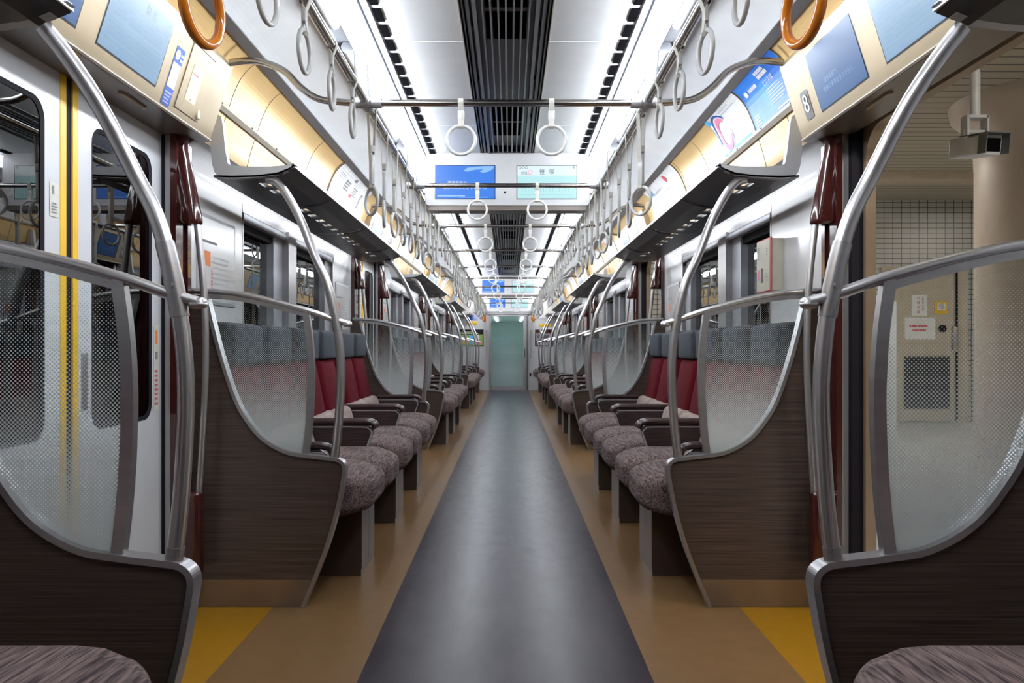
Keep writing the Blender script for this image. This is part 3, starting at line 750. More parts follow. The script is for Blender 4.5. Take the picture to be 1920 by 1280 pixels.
def side_post(s, y, dirn, label):
    """thin curved pole held by two maroon brackets on the door side of a partition"""
    t = empty('door_grab_rail', (0, y, 0), label, 'grab rail', 'maroon bracketed grab rails by the doors')
    b = MB(); b.tube(smooth_path([(1.205, 0, 1.56), (1.198, 0, 1.50), (1.174, 0, 1.257), (1.168, 0, 0.986), (1.178, 0, 0.728), (1.196, 0, 0.44)], 6), 0.0135, 0, 12); SX(b, s).build('rail', 'satin_pole', t)
    b = MB()
    # upper bracket: lofted, swelling downward
    secs = [(1.852, 1.233, 1.285, 0.040), (1.80, 1.232, 1.285, 0.040), (1.76, 1.224, 1.285, 0.042), (1.68, 1.208, 1.285, 0.044), (1.60, 1.192, 1.285, 0.046), (1.53, 1.180, 1.285, 0.048), (1.518, 1.180, 1.285, 0.047), (1.512, 1.186, 1.28, 0.042)]
    ring = []; nn = 12
    for z, xa, xb, hw in secs:
        cx_ = xa + min(hw, 0.03); pts = []
        for i in range(nn + 1):
            a = math.radians(90 + 180 * i / nn); pts.append((cx_ + (cx_ - xa) * math.cos(a), 0.62 * hw * math.sin(a), z))
        pts += [(xb, -hw, z), (xb, hw, z)]
        ring.append(pts)
    m_ = len(ring[0]); v = [p for r_ in ring for p in r_]
    b.add(v, [(i * m_ + k, (i + 1) * m_ + k, (i + 1) * m_ + (k + 1) % m_, i * m_ + (k + 1) % m_) for i in range(len(ring) - 1) for k in range(m_)], 0, True)
    b.add(ring[-1], [tuple(range(m_))], 0); b.add(ring[0], [tuple(range(m_))[::-1]], 0)
    for q in (1.62, 1.60, 1.58, 1.56): b.rbox((1.215, -0.029, q - 0.02), (0.003, 0.002, 0.003), 0.002)
    SX(b, s).build('upper_bracket', 'maroon', t)
    b = MB(); b.rbox((1.232, 0, 0.315), (0.052, 0.03, 0.165), 0.018); SX(b, s).build('lower_bracket', 'maroon', t)
    b = MB(); b.box(1.252, 1.284, 0.045 * dirn - 0.005, 0.075 * dirn, 0.0, 1.852); b.box(1.262, 1.284, -0.05 * dirn, 0.045 * dirn, 0.0, 1.852); SX(b, s).build('cover_panel', 'maroon', t)
def partition(s, y, inw, label):
    t = empty('seat_partition', (0, y, 0), label, 'seat partition', 'curved glass and wood seat partitions')
    PB = {}
    for k, (b, m, lab) in part_meshes(s, inw, 1.675 if y < 2 else 1.74).items():
        PB[k] = SX(b, s).build(k, m, PB.get({'edge_trim': 'panel', 'kick_plate': 'panel', 'glass_pane': 'glass_frame', 'pole_collar': 'grab_pole'}.get(k), t))
for s in (-1, 1):
    partition(s, BAY[0][1] - PITCH, -1, f'curved wood and dotted glass partition nearest the camera, {side(s)} side')
    side_post(s, BAY[0][1] - PITCH + 0.10, -1, f'thin steel rail in maroon brackets on the near edge of the first {side(s)} doorway')
    for k in range(3):
        partition(s, BAY[k][0], 1, f'{side(s)} seat partition on the far edge of the {ORD[k]} doorway, wood below dotted glass')
        side_post(s, BAY[k][0] - 0.10, 1, f'thin steel rail in maroon brackets on the far edge of the {ORD[k]} {side(s)} doorway')
        partition(s, BAY[k][1], -1, f'{side(s)} seat partition on the near edge of the {ORD[k + 1]} doorway, wood below dotted glass')
        side_post(s, BAY[k][1] + 0.10, -1, f'thin steel rail in maroon brackets on the near edge of the {ORD[k + 1]} {side(s)} doorway')
    partition(s, BAY[2][0] + PITCH, 1, f'{side(s)} seat partition on the far edge of the last doorway, by the end seats')
    side_post(s, BAY[2][0] + PITCH - 0.10, 1, f'thin steel rail in maroon brackets on the far edge of the last {side(s)} doorway')

# ------------------------------------------------------------ luggage racks
BR = [(1.190, 1.983), (1.159, 1.973), (1.146, 1.872), (1.135, 1.80), (1.113, 1.774), (0.970, 1.770), (0.864, 1.779), (0.868, 1.768), (0.930, 1.738), (1.058, 1.725), (1.150, 1.725), (1.186, 1.747), (1.199, 1.809), (1.203, 1.889)]
def rack(s, y0, y1, label, dz=0.0):
    t = empty('luggage_rack', (0, y0, dz), label, 'luggage rack', 'luggage racks above the seats'); L_ = y1 - y0
    b = MB(); hs = 0.008
    path = [(0.866, 1.768), (0.93, 1.742), (1.005, 1.733)]
    strip(b, path, hs, 0, L_); strip(b, [(1.045, 1.731), (1.12, 1.729), (1.19, 1.732)], hs, 0, L_)
    rel = [0.12, 0.27] + [0.76 + 0.17 * i for i in range(int(max(0, min(9, (L_ - 1.6) / 0.17))))] + [L_ - 0.60, L_ - 0.42]
    y = 0
    for h in sorted(rel):
        if h < y: continue
        strip(b, [(1.004, 1.733), (1.046, 1.731)], hs, y, h); y = h + 0.105
    strip(b, [(1.004, 1.733), (1.046, 1.731)], hs, y, L_)
    q = 0.7
    while q < L_ - 0.1: strip(b, [(0.87, 1.763), (0.93, 1.737), (1.0, 1.729)], 0.006, q, q + 0.004); q += 0.95
    SX(b, s).build('shelf', 'rack_dark', t)
    b = MB(); b.prism([(0.858, 1.766), (0.862, 1.782), (0.872, 1.784), (0.874, 1.766)], 0, L_); SX(b, s).build('front_lip', 'aluminium', t)
    for yy in [0.0, L_ * 0.5, L_ - 0.03]:
        b = MB(); b.prism(sm2(BR + [BR[0]], 2)[:-1], yy, yy + 0.03); SX(b, s).build('bracket', 'bracket_grey', t)
for s in (-1, 1):
    rack(s, -0.3, 1.60, f'near end luggage rack cut off by the top {side(s)} corner', -0.058)
    for k in range(3): rack(s, BAY[k][0] + 0.045, BAY[k][1] - 0.05, f'grey luggage rack with dark slotted shelf over the {ORD[k]} {side(s)} seat bay')
    rack(s, BAY[2][0] + PITCH + 0.045, YE - 0.02, f'short luggage rack over the {side(s)} seats at the far end wall')

# ------------------------------------------------------------ seats
def arm_parts(s, yy, t):
    b = MB(); b.tube(smooth_path([(1.12, yy, 0.632), (0.80, yy, 0.636), (0.742, yy, 0.634), (0.716, yy, 0.622), (0.706, yy, 0.600)], 5), 0.020, 0, 12, flat=(0.95, 0.8)); ar_ = SX(b, s).build('armrest', 'arm_top', t)
    b = MB(); b.prism([(1.14, 0.385), (1.14, 0.62), (0.76, 0.62), (0.728, 0.600), (0.722, 0.590), (0.790, 0.385)], yy - 0.009, yy + 0.009); SX(b, s).build('arm_panel', 'arm_wood', ar_)
    b = MB(); strip(b, sm2([(1.12, 0.608), (0.78, 0.608), (0.745, 0.600), (0.726, 0.580), (0.740, 0.535), (0.793, 0.380)], 3), 0.005, yy - 0.0115, yy + 0.0115); SX(b, s).build('arm_edging', 'bracket_grey', ar_)
def seat_parts(s, yy, t, w=0.47):
    def bulge(q):
        # front of the cushion rounds over and tucks under
        x, y_, z = q; f_ = min(1, max(0, (-x - 0.14) / 0.13)); k_ = math.sqrt(max(0.0, 1 - 0.72 * f_ * f_))
        g_ = max(0.0, abs(2 * y_ / w) - 0.55) / 0.45; x += (0.065 * g_ * g_ * max(0.0, -x) / 0.27)
        return (x, y_, z * k_ - 0.006 * f_ + (0.008 if z > 0 else 0) * (1 - (2 * y_ / w) ** 2))
    b = MB(); b.rbox((0.83, yy, 0.422), (0.27, w / 2, 0.088), 0.030, 0, 3, bulge, 7); SX(b, s).build('cushion', 'seat_fabric', t)
    def lean(x0, z0, k): return lambda q: (q[0] + k * q[2], q[1], q[2])
    b = MB(); b.rbox((1.165, yy, 0.775), (0.055, w / 2 - 0.022, 0.20), 0.05, 0, 3, lean(0, 0, 0.20)); SX(b, s).build('backrest', 'red_fabric', t)
    b = MB(); b.rbox((1.075, yy, 0.575), (0.055, w / 2 - 0.006, 0.085), 0.03, 0, 3, lambda q: (q[0] + 0.3 * q[2], q[1], q[2] + 0.035 * math.cos(math.pi * q[1] / w) - 0.02)); SX(b, s).build('lumbar_pad', 'beige_fabric', t)
    b = MB(); b.rbox((1.196, yy, 1.048), (0.048, w / 2 - 0.012, 0.094), 0.03); hs_ = SX(b, s).build('headrest_shell', 'black_fabric', t)
    b = MB(); b.rbox((1.150, yy, 1.046), (0.022, w / 2 - 0.045, 0.088), 0.021); SX(b, s).build('headrest_pad', 'headrest_grey', hs_)
def pair(s, yc, label):
    t = empty('double_seat', (0, yc, 0), label, 'seat', 'rotating double seats')
    for q in (-0.245, 0.245): seat_parts(s, q, t)
    for q in (-0.515, 0.515): arm_parts(s, q, t)
    b = MB(); b.box(0.66, 1.25, -0.15, 0.19, 0.0, 0.33, 0); b.box(0.657, 0.66, -0.148, 0.03, 0.03, 0.325, 0); b.box(0.657, 0.66, 0.034, 0.188, 0.03, 0.325, 0); SX(b, s).build('pedestal', 'pedestal_metal', t)
    b = MB(); b.box(0.72, 1.2, -0.5, 0.5, 0.325, 0.348); b.box(1.22, 1.255, -0.48, 0.48, 0.35, 0.9); SX(b, s).build('seat_frame', 'rubber', t)
    b = MB(); b.box(0.72, 0.76, -0.153, -0.150, 0.29, 0.31); b.box(0.80, 0.84, -0.153, -0.150, 0.29, 0.31); SX(b, s).build('label_tag', 'kick_plate', t)
def single(s, yc, label, w=0.45, arms=()):
    t = empty('bench_seat', (s * (0.028 if yc < 2 else 0), yc, 0), label, 'seat', 'fixed end seats')
    seat_parts(s, 0, t, w)
    for q in arms: arm_parts(s, q, t)
    b = MB(); b.box(0.68, 1.25, -0.06, 0.06, 0.0, 0.35); SX(b, s).build('pedestal', 'pedestal_metal', t)
for s in (-1, 1):
    for k in range(3):
        for p in range(3):
            pair(s, BAY[k][0] + 0.03 + 0.54 + 1.083 * p, f'{ORD[p]} double seat in the {ORD[k]} {side(s)} seat bay, red backs and grey headrests')
    single(s, 1.215, f'near seat cushion at the bottom {side(s)} corner beside the dark wood partition', 0.45)
    single(s, 0.74, f'seat just outside the bottom {side(s)} corner, behind the nearest cushion', 0.45)
    for i, yy in enumerate((18.02, 18.49)):
        single(s, yy, f'{"nearer" if i == 0 else "farther"} fixed seat at the far end wall, {side(s)} side', 0.45, (0.232,) if i else (-0.232, 0.232))

# ------------------------------------------------------------ overhead rails, posts and straps
PX, PZ = 0.552, CAMZ + 0.9576
BARS = [3.15 + 1.613 * k for k in range(-1, 10)]
for s in (-1, 1):
    b = MB(); b.tube([(s * PX, YR + 0.01, PZ), (s * PX, YE - 0.25, PZ)], 0.0155, 0, 14); b.tube(smooth_path([(s * PX, YE - 0.25, PZ), (s * PX, YE - 0.1, PZ), (s * PX, YE - 0.01, PZ + 0.0)], 3), 0.0155, 0, 14)
    tag(b.build('strap_rail', 'steel_pipe'), f'long steel strap rail running the length of the car, {side(s)} of the aisle', 'rail', 'lengthwise strap rails')
BENT = [(0.552, 0.9576), (0.658, 0.962), (0.74, 0.974), (0.809, 1.018), (0.873, 1.082), (0.948, 1.115), (1.015, 1.124), (1.089, 1.116)]
for k, y in enumerate(BARS):
    bent = (k % 3) != 2
    t = empty('cross_rail', (0, y, PZ), (f'cross rail over the aisle bent at both ends, ' if bent else 'straight steel cross rail over the aisle, ') + (ORD[k - 1] + ' in view' if k else 'just outside the top of the view'), 'rail', 'cross rails over the aisle')
    pts = [(-PX, 0, 0), (PX, 0, 0)]
    if bent:
        r_ = smooth_path([(x, 0, z - 0.9576) for x, z in BENT], 6)
        pts = [Vector((-p.x, 0, p.z)) for p in reversed(r_)] + list(r_)
    MB().tube(pts, 0.0138, 0, 12).build('bar', 'steel_pipe', t)
    for s in (-1, 1):
        b = MB(); b.tube([(s * (PX - 0.062), 0, 0), (s * (PX + 0.045), 0, 0)], 0.021, 0, 14); b.tube([(s * PX, -0.05, 0), (s * PX, 0.05, 0)], 0.0225, 0, 14)
        b.build('junction', 'joint_grey', t)
        b = MB(); b.tube([(s * (PX + 0.012), 0, 0.0), (s * (PX + 0.020), 0, 0.15), (s * (PX + 0.022), 0, 0.245)], [0.026, 0.027, 0.030], 0, 14, flat=(1, 0.62)); b.tube([(s * (PX + 0.022), 0, 0.235), (s * (PX + 0.022), 0, 0.30)], [0.036, 0.040], 0, 14, flat=(1, 0.8))
        b.build('hanger_post', 'lamp_rail', t)
def strap_proto(kind, rot_ring):
    """local origin at rail centre, ring plane = local YZ for rail along Y"""
    ringmb = MB(); rr, tr = 0.0565, 0.0068
    long_ = kind != 'short'
    drop = 0.2955 + 0.126 - 0.06 if long_ else 0.2095 - 0.063
    if kind == 'orange': rr, tr = 0.066, 0.0098; drop = 0.40 - 0.066
    c = -drop
    ringmb.tube([(0, rr * math.sin(a), c + rr * math.cos(a)) for a in [2 * math.pi * i / 30 for i in range(30)]], tr, 0, 10, closed=True)
    belt = MB(); top = 0.016; tz = c + rr
    def band(y0, y1, pts):
        for q in range(len(pts) - 1):
            (xa, za), (xb, zb) = pts[q], pts[q + 1]
            v = [(xa, y0, za), (xb, y0, zb), (xb, y1, zb), (xa, y1, za)]
            d = Vector((xb - xa, 0, zb - za)).normalized(); n_ = Vector((d.z, 0, -d.x)) * 0.0012
            v2 = [(p[0] + n_.x, p[1], p[2] + n_.z) for p in v]; v1 = [(p[0] - n_.x, p[1], p[2] - n_.z) for p in v]
            belt.add(v1 + v2, [(0, 1, 2, 3), (4, 7, 6, 5), (0, 4, 5, 1), (2, 6, 7, 3), (0, 3, 7, 4), (1, 5, 6, 2)])
    loop = [(0.017 * math.cos(a), 0.017 * math.sin(a)) for a in [math.radians(-10 + 200 * i / 8) for i in range(9)]]
    w = 0.0105
    band(-w, w, [(0.004, tz + 0.055)] + loop + [(-0.004, tz + 0.055)])
    band(-w, w, [(0.0045, tz + 0.06), (0.005, tz + 0.02), (0.008, tz - 0.004), (0.0, tz - 0.011), (-0.008, tz - 0.004), (-0.005, tz + 0.02), (-0.0045, tz + 0.06)])
    slv = MB()
    if long_: slv.rbox((0, 0, tz + 0.07), (0.0075, 0.0135, 0.062), 0.004, 0, 2)
    else: slv.rbox((0, 0, tz + 0.042), (0.0065, 0.0125, 0.018), 0.003, 0, 2)
    bk = MB()
    if long_: bk.rbox((0, 0, tz + 0.155), (0.009, 0.013, 0.014), 0.003, 0, 2)
    return ringmb, belt, slv, bk
PROTO = {}
def strap(kind, loc, rz, label, group):
    names = {'short': ('ring', 'belt', 'sleeve', 'buckle'), 'long': ('ring', 'belt', 'sleeve', 'buckle'), 'orange': ('ring', 'belt', 'sleeve', 'buckle')}[kind]
    t = empty('hand_strap', loc, label, 'hand strap', group, rz)
    if kind not in PROTO:
        ms = strap_proto(kind, 0); PROTO[kind] = []
        rm = 'ring_orange' if kind == 'orange' else 'strap_white'
        for nm, b, m in zip(names, ms, (rm, 'belt_cream', 'strap_white', 'belt_cream')):
            if b.v: PROTO[kind].append(b.build(nm, m, t))
    else:
        for o in PROTO[kind]:
            c = o.copy(); c.parent = t; COL.objects.link(c)
    return t
for k, y in enumerate(BARS):
    if k == 0 or y > 17.9: continue
    for s in (-1, 1):
        strap('short', (s * 0.178, y, PZ), math.pi / 2 + R.uniform(-0.06, 0.06), f'white ring strap on the {ORD[k - 1]} cross rail in view, {side(s)} one of two', 'hand straps on the cross rails')
def side_straps(s):
    ys = []; y = 1.865
    for k in range(4):
        c = DOORC[k]
        a = [c - 0.565 + 0.338 * i for i in range(4)]
        ys += [(q, 'short', f'over the {ORD[k]} doorway', i) for i, q in enumerate(a)]
        if k < 3:
            n_ = 10
            ys += [(c + 0.85 + 0.3275 * i, 'long', f'over the {ORD[k]} seat bay', i) for i in range(n_)]
    ys += [(DOORC[3] + 0.85 + 0.3 * i, 'orange' if s else 'long', 'by the far end wall', i) for i in range(3)]
    # keep clear of the rail joints
    for y, kind, where, i in ys:
        for bY in BARS:
            if abs(y - bY) < 0.055: y = bY + (0.06 if y >= bY else -0.06)
        tw = R.uniform(-0.12, 0.12) if kind == 'short' else R.choice([0.0, 0.1, -0.15, 0.3, -0.4, 0.6])
        strap(kind, (s * PX, y, PZ), tw, f'{"orange" if kind == "orange" else "white"} ring strap {where}, {side(s)} rail, {ORD[i]} from the near end', f'hand straps on the {side(s)} rail')
for s in (-1, 1):
    side_straps(s)
    strap('orange', (s * PX, 1.47, PZ), s * 0.15, f'large orange ring strap at the top {side(s)} near the camera', 'orange ring straps')

# ------------------------------------------------------------ hanging displays
def display_face(P, W, H, kind):
    sh = Sheet(P)
    if kind == 'ad':
        sh.rect('scr_blue', 0, 0, W, H, 0.001)
        sh.mb('scr_cloud').add([P(0.47 * W + 0.5 * W * u, H * v, 0.002) for u, v in [(0, 0.84), (0.15, 0.95), (0.45, 0.97), (0.7, 0.99), (1.05, 0.99), (1.0, 0.9), (0.85, 0.82), (0.65, 0.78), (0.55, 0.83), (0.7, 0.89), (0.4, 0.88), (0.15, 0.82)]], [tuple(range(12))])
        sh.rect('scr_cloud', 0.03 * W, 0.06 * H, 0.5 * W, 0.10 * H, 0.002); sh.rect('scr_cloud', 0.4 * W, 0.03 * H, W * 0.9, 0.05 * H, 0.002)
        sh.text('scr_white', '環境革新で、', 0.40 * W, 0.47 * H, 0.108 * H * 1.1, 0.003); sh.text('scr_white', '地球の未来をきりひらく。', 0.51 * W, 0.33 * H, 0.108 * H * 1.1, 0.003)
    else:
        sh.rect('scr_cyan', 0, 0, W, H, 0.001); sh.rect('scr_white', 0, 0.70 * H, W, H, 0.0015)
        for i in range(3): sh.ring('scr_ink', (0.045 + 0.055 * i) * W, 0.945 * H, 0.024 * W, 0.045 * H, 0.25, 0.003)
        sh.text('scr_ink', '前往', 0.12 * W, 0.77 * H, 0.10 * H, 0.003); sh.ring('ink_pink', 0.22 * W, 0.80 * H, 0.04 * W, 0.07 * H, 0.25, 0.003)
        sh.text('scr_ink', '笹', 0.42 * W, 0.80 * H, 0.18 * H, 0.003); sh.text('scr_ink', '塚', 0.58 * W, 0.80 * H, 0.18 * H, 0.003)
        sh.text('scr_ink', '8', 0.955 * W, 0.95 * H, 0.11 * H, 0.003)
        sh.rect('scr_ink_soft', 0.03 * W, 0.42 * H, 0.93 * W, 0.435 * H, 0.002); sh.rect('scr_ink_soft', 0.03 * W, 0.10 * H, 0.93 * W, 0.12 * H, 0.002)
        for i in range(5): sh.ring('scr_ink_soft', (0.73 + 0.045 * i) * W, 0.45 * H, 0.014 * W, 0.04 * H, 0.3, 0.003, 0, math.pi)
        for i in range(16): sh.rect('scr_ink_soft', (0.08 + 0.052 * i) * W, 0.2 * H, (0.086 + 0.052 * i) * W, (0.2 + 0.13 * R.uniform(0.5, 1.2)) * H, 0.002)
    return sh
NM = {'scr_blue': 'display', 'scr_cyan': 'display', 'scr_white': 'lettering', 'scr_ink': 'lettering', 'scr_ink_soft': 'route_marks', 'scr_cloud': 'picture'}
def hanging(y, label):
    t = empty('hanging_display', (0, y, 0), label, 'display', 'hanging twin displays')
    b = MB(); b.prism([(-0.50, 1.925), (0.50, 1.925), (0.515, 1.94), (0.515, 2.215), (0.50, 2.255), (-0.50, 2.255), (-0.515, 2.215), (-0.515, 1.94)], -0.07, 0.07)
    b.build('housing', 'housing', t)
    MB().box(-0.495, 0.495, -0.065, 0.065, 1.895, 1.925).build('lower_trim', 'header_soffit', t)
    MB().box(-0.022, -0.008, -0.072, -0.068, 2.0, 2.014).build('camera_eye', 'rubber', t)
    for kind, x0 in (('ad', -0.452), ('map', 0.062)):
        W, H = 0.372, 0.206; z0 = 1.968
        q = MB().box(x0 - 0.004, x0 + W + 0.004, -0.0712, -0.069, z0 - 0.004, z0 + H + 0.004).build('screen_left' if kind == 'ad' else 'screen_right', 'bezel', t)
        q.name = 'screen'
        display_face(planar((x0, -0.0715, z0), (1, 0, 0), (0, 0, 1), (0, -1, 0)), W, H, kind).build(q, NM)
hanging(5.10, 'twin screen display hanging from the ceiling over the first seat bay')
hanging(13.80, 'smaller looking twin screen display hanging farther down the car')
# display above the far door
t = empty('end_display', (0, YE, 0), 'twin screen display fixed above the far sliding door', 'display')
MB().prism([(-0.62, 1.86), (0.62, 1.86), (0.62, 2.20), (-0.62, 2.20)], -0.08, 0).build('housing', 'housing', t)
MB().box(-0.70, 0.70, -0.03, 0.0, 1.80, 1.855).build('lower_trim', 'aluminium', t)
for kind, x0 in (('ad', -0.45), ('map', 0.07)):
    q = MB().box(x0 - 0.004, x0 + 0.376, -0.083, -0.079, 1.956, 2.172).build('screen', 'bezel', t)
    display_face(planar((x0, -0.0835, 1.96), (1, 0, 0), (0, 0, 1), (0, -1, 0)), 0.372, 0.206, kind).build(q, NM)

# ------------------------------------------------------------ posters on the curved lining
ARC = [(x, z) for x, z in LIN if z >= 2.03]
zz = [0]
ARC = [(lin_at(2.034), 2.034)] + ARC[1:]
for (a, b_), (c, d_) in zip(ARC, ARC[1:]): zz.append(zz[-1] + math.hypot(c - a, d_ - b_))
AH = zz[-1]
def arc_at(v):
    v = max(0, min(AH - 1e-6, v))
    for i in range(len(zz) - 1):
        if zz[i] <= v <= zz[i + 1]:
            k = (v - zz[i]) / (zz[i + 1] - zz[i]); (a, b_), (c, d_) = ARC[i], ARC[i + 1]
            return a + (c - a) * k, b_ + (d_ - b_) * k, Vector((-(d_ - b_), 0, (c - a))).normalized()
def curved_poster(s, y0, y1, style, label, fold=False):
    t = empty('curved_poster', (s * 1.16, y0, 2.03), label, 'poster', 'posters on the curved lining'); t0 = Vector(t.location)
    W = y1 - y0; H = AH - 0.008
    def P(u, v, l):
        yy = y0 + u if s < 0 else y1 - u
        x, z, n_ = arc_at(v); p = Vector((x, yy, z)) + n_ * (l + 0.004)
        if s < 0: p.x = -p.x
        return p - t0
    sh = Sheet(P)
    base = {'blue': 'ad_blue'}.get(style, 'paper_white')
    sh.rect(base, 0, 0, W, H, 0.0, 2, 10)
    if style == 'blue':
        sh.text('paper_white', 'といえば', W * 0.62, H * 0.62, 0.030, rot=0.0); sh.rect('paper_white', W * 0.10, H * 0.66, W * 0.17, H * 0.76, 0.003); sh.bars('paper_white', W * 0.2, H * 0.68, W * 0.42, H * 0.76, 1, 0.9)
        sh.bars('paper_white', W * 0.5, H * 0.74, W * 0.75, H * 0.92, 2, 0.8); sh.bars('paper_white', W * 0.5, H * 0.22, W * 0.85, H * 0.54, 6, 0.25); sh.bars('paper_white', W * 0.6, H * 0.06, W * 0.92, H * 0.12, 1, 0.5); sh.bars('paper_white', W * 0.06, H * 0.08, W * 0.2, H * 0.30, 4, 0.4)
    elif style == 'swirl':
        sh.ring('ink_blue', W * 0.25, H * 0.50, W * 0.22, H * 0.44, 0.12, 0.002, 0.6, 3.6); sh.ring('ink_pink', W * 0.27, H * 0.46, W * 0.17, H * 0.38, 0.30, 0.003, 0.9, 6.0); sh.ring('ink_lilac', W * 0.24, H * 0.40, W * 0.22, H * 0.42, 0.12, 0.0025, 3.0, 6.4)
        sh.rect('ink_cyan', 0, H * 0.02, W * 0.93, H * 0.09, 0.002, 2, 1); sh.rect('ink_cyan', 0, H * 0.82, W * 0.10, H * 0.97, 0.002); sh.bars('ink_light', W * 0.42, H * 0.80, W * 0.85, H * 0.94, 2, 0.3)
    elif style == 'car':
        sh.rect('ink_lilac', 0, 0, W, H * 0.20, 0.002, 3, 2); sh.bars('paper_white', W * 0.08, H * 0.06, W * 0.92, H * 0.14, 1, 0.7, 0.003)
        sh.bars('ink_grey', W * 0.30, H * 0.40, W * 0.46, H * 0.72, 4, 0.7, 0.003); sh.bars('ink_grey', W * 0.55, H * 0.42, W * 0.7, H * 0.7, 4, 0.5, 0.003); sh.rect('ink_grey', W * 0.45, H * 0.80, W * 0.51, H * 0.9, 0.003); sh.rect('ink_red', W * 0.52, H * 0.33, W * 0.58, H * 0.43, 0.003)
        sh.bars('ink_grey', W * 0.82, H * 0.22, W * 0.88, H * 0.7, 12, 0.7, 0.003); sh.bars('ink_light', W * 0.1, H * 0.3, W * 0.25, H * 0.8, 8, 0.4, 0.003)
    else:
        sh.ring('ink_red', W * 0.68, H * 0.78, 0.03, 0.03, 1.0, 0.003); sh.bars('ink_light', W * 0.08, H * 0.08, W * 0.92, H * 0.3, 4, 0.3, 0.003); sh.bars('ink_grey', W * 0.15, H * 0.62, W * 0.55, H * 0.7, 2, 0.4, 0.003)
        sh.bars('ink_light', W * 0.1, H * 0.4, W * 0.85, H * 0.55, 2, 0.4, 0.003); sh.rect({'a': 'ink_cyan', 'b': 'ink_orange', 'c': 'ink_lilac'}[style], W * 0.08, H * 0.66, W * 0.2, H * 0.86, 0.003)
    sh.build(t, {base: 'sheet'})
    e = MB()
    for u in (0, W):
        for i in range(10):
            a = P(u - 0.003, H * i / 10, 0.0015); b2 = P(u + 0.003, H * i / 10, 0.0015); c2 = P(u + 0.003, H * (i + 1) / 10, 0.0015); d2 = P(u - 0.003, H * (i + 1) / 10, 0.0015)
            e.add([a, b2, c2, d2], [(0, 1, 2, 3)])
    e.build('edge_strip', 'duct_grey', t)
curved_poster(1, 3.19, 3.72, 'blue', 'bright blue poster with white writing high on the right lining')
curved_poster(1, 3.735, 4.25, 'swirl', 'white poster with pink and blue swirl beside the bright blue one')
curved_poster(1, 5.20, 6.20, 'a', 'white printed poster over the far half of the first right rack')
curved_poster(-1, 5.17, 6.20, 'car', 'white poster with lilac lower band over the first left rack')
k = 0
for s, y0, y1, st, lb in ((-1, 8.4, 9.0, 'a', 'white poster with blue corner over the second left rack, nearer one'), (-1, 9.7, 10.5, 'c', 'white poster with lilac corner over the second left rack, farther one'), (1, 8.5, 9.1, 'b', 'white poster with orange corner over the second right rack'), (1, 9.7, 10.6, 'b', 'white and orange poster over the second right rack, farther one'),
                          (-1, 13.6, 14.2, 'a', 'white poster over the third left rack, nearer one'), (1, 13.5, 14.3, 'c', 'white poster over the third right rack, nearer one'), (1, 14.7, 15.4, 'a', 'white poster over the third right rack, farther one')):
    curved_poster(s, y0, y1, st, lb)

# ------------------------------------------------------------ wall posters and boxes
def wall_frame(s, y0, y1, z0, z1, style, label):
    t = empty('wall_poster', (s * 1.28, (y0 + y1) / 2, (z0 + z1) / 2), label, 'poster', 'framed wall posters'); hy, hz = (y1 - y0) / 2, (z1 - z0) / 2
    b = MB(); b.rbox((1.277 - 1.28, 0, 0), (0.005, hy, hz), 0.004); SX(b, s).build('frame', 'bracket_grey', t)
    du = 1 if s < 0 else -1
    sh = Sheet(planar((s * (-0.009), -du * (hy - 0.015), -hz + 0.015), (0, du, 0), (0, 0, 1), (-s, 0, 0))); W, H = 2 * hy - 0.03, 2 * hz - 0.03
    sh.rect('wall_white', 0, 0, W, H, 0.0)
    if style:
        sh.bars('ink_light', W * 0.35, H * 0.15, W * 0.9, H * 0.6, 7, 0.3, 0.001); sh.rect('ink_orange', W * 0.12, H * 0.42, W * 0.28, H * 0.60, 0.001); sh.bars('ink_grey', W * 0.05, H * 0.7, W * 0.5, H * 0.76, 1, 0.5, 0.001); sh.bars('ink_red', W * 0.3, H * 0.02, W * 0.34, H * 0.4, 9, 0.6, 0.001); sh.rect('ink_light', W * 0.45, H * 0.12, W * 0.85, H * 0.122, 0.001)
    sh.build(t, {'wall_white': 'sheet'})
for s in (-1, 1):
    for k in range(3):
        o = PITCH * k
        if s < 0 or k: wall_frame(s, 3.30 + o, 3.75 + o, 1.22, 1.60, True, f'glossy framed notice on the {side(s)} wall, near end of the {ORD[k]} seat bay')
        wall_frame(s, 5.94 + o, 6.38 + o, 1.16, 1.52, True, f'glossy framed notice on the {side(s)} wall, far end of the {ORD[k]} seat bay')
t = empty('emergency_call_box', (1.28, 3.79, 1.42), 'cream emergency call box with a red rim on the right wall', 'call box')
MB().rbox((-0.028, 0, 0), (0.03, 0.095, 0.122), 0.006).build('body', 'cream_box', t)
MB().rbox((-0.059, 0, 0), (0.0035, 0.101, 0.127), 0.003).build('rim', 'ink_red', t)
MB().rbox((-0.064, 0, 0), (0.0035, 0.095, 0.121), 0.003).build('lid', 'cream_box', t)
sh = Sheet(planar((-0.068, 0.09, -0.115), (0, -1, 0), (0, 0, 1), (-1, 0, 0)))
sh.rect('ink_pink', 0.015, 0.05, 0.045, 0.10, 0.0005); sh.bars('label_green', 0.05, 0.02, 0.11, 0.045, 2, 0.5, 0.0005); sh.bars('ink_grey', 0.145, 0.16, 0.165, 0.20, 3, 0.5, 0.0005); sh.bars('ink_grey', 0.145, 0.04, 0.165, 0.08, 3, 0.5, 0.0005); sh.bars('ink_grey', 0.015, 0.15, 0.05, 0.21, 7, 0.3, 0.0005)
sh.build(t, {})
MB().rbox((-0.070, 0.005, -0.045), (0.004, 0.004, 0.035), 0.003).build('lever', 'ink_grey', t)

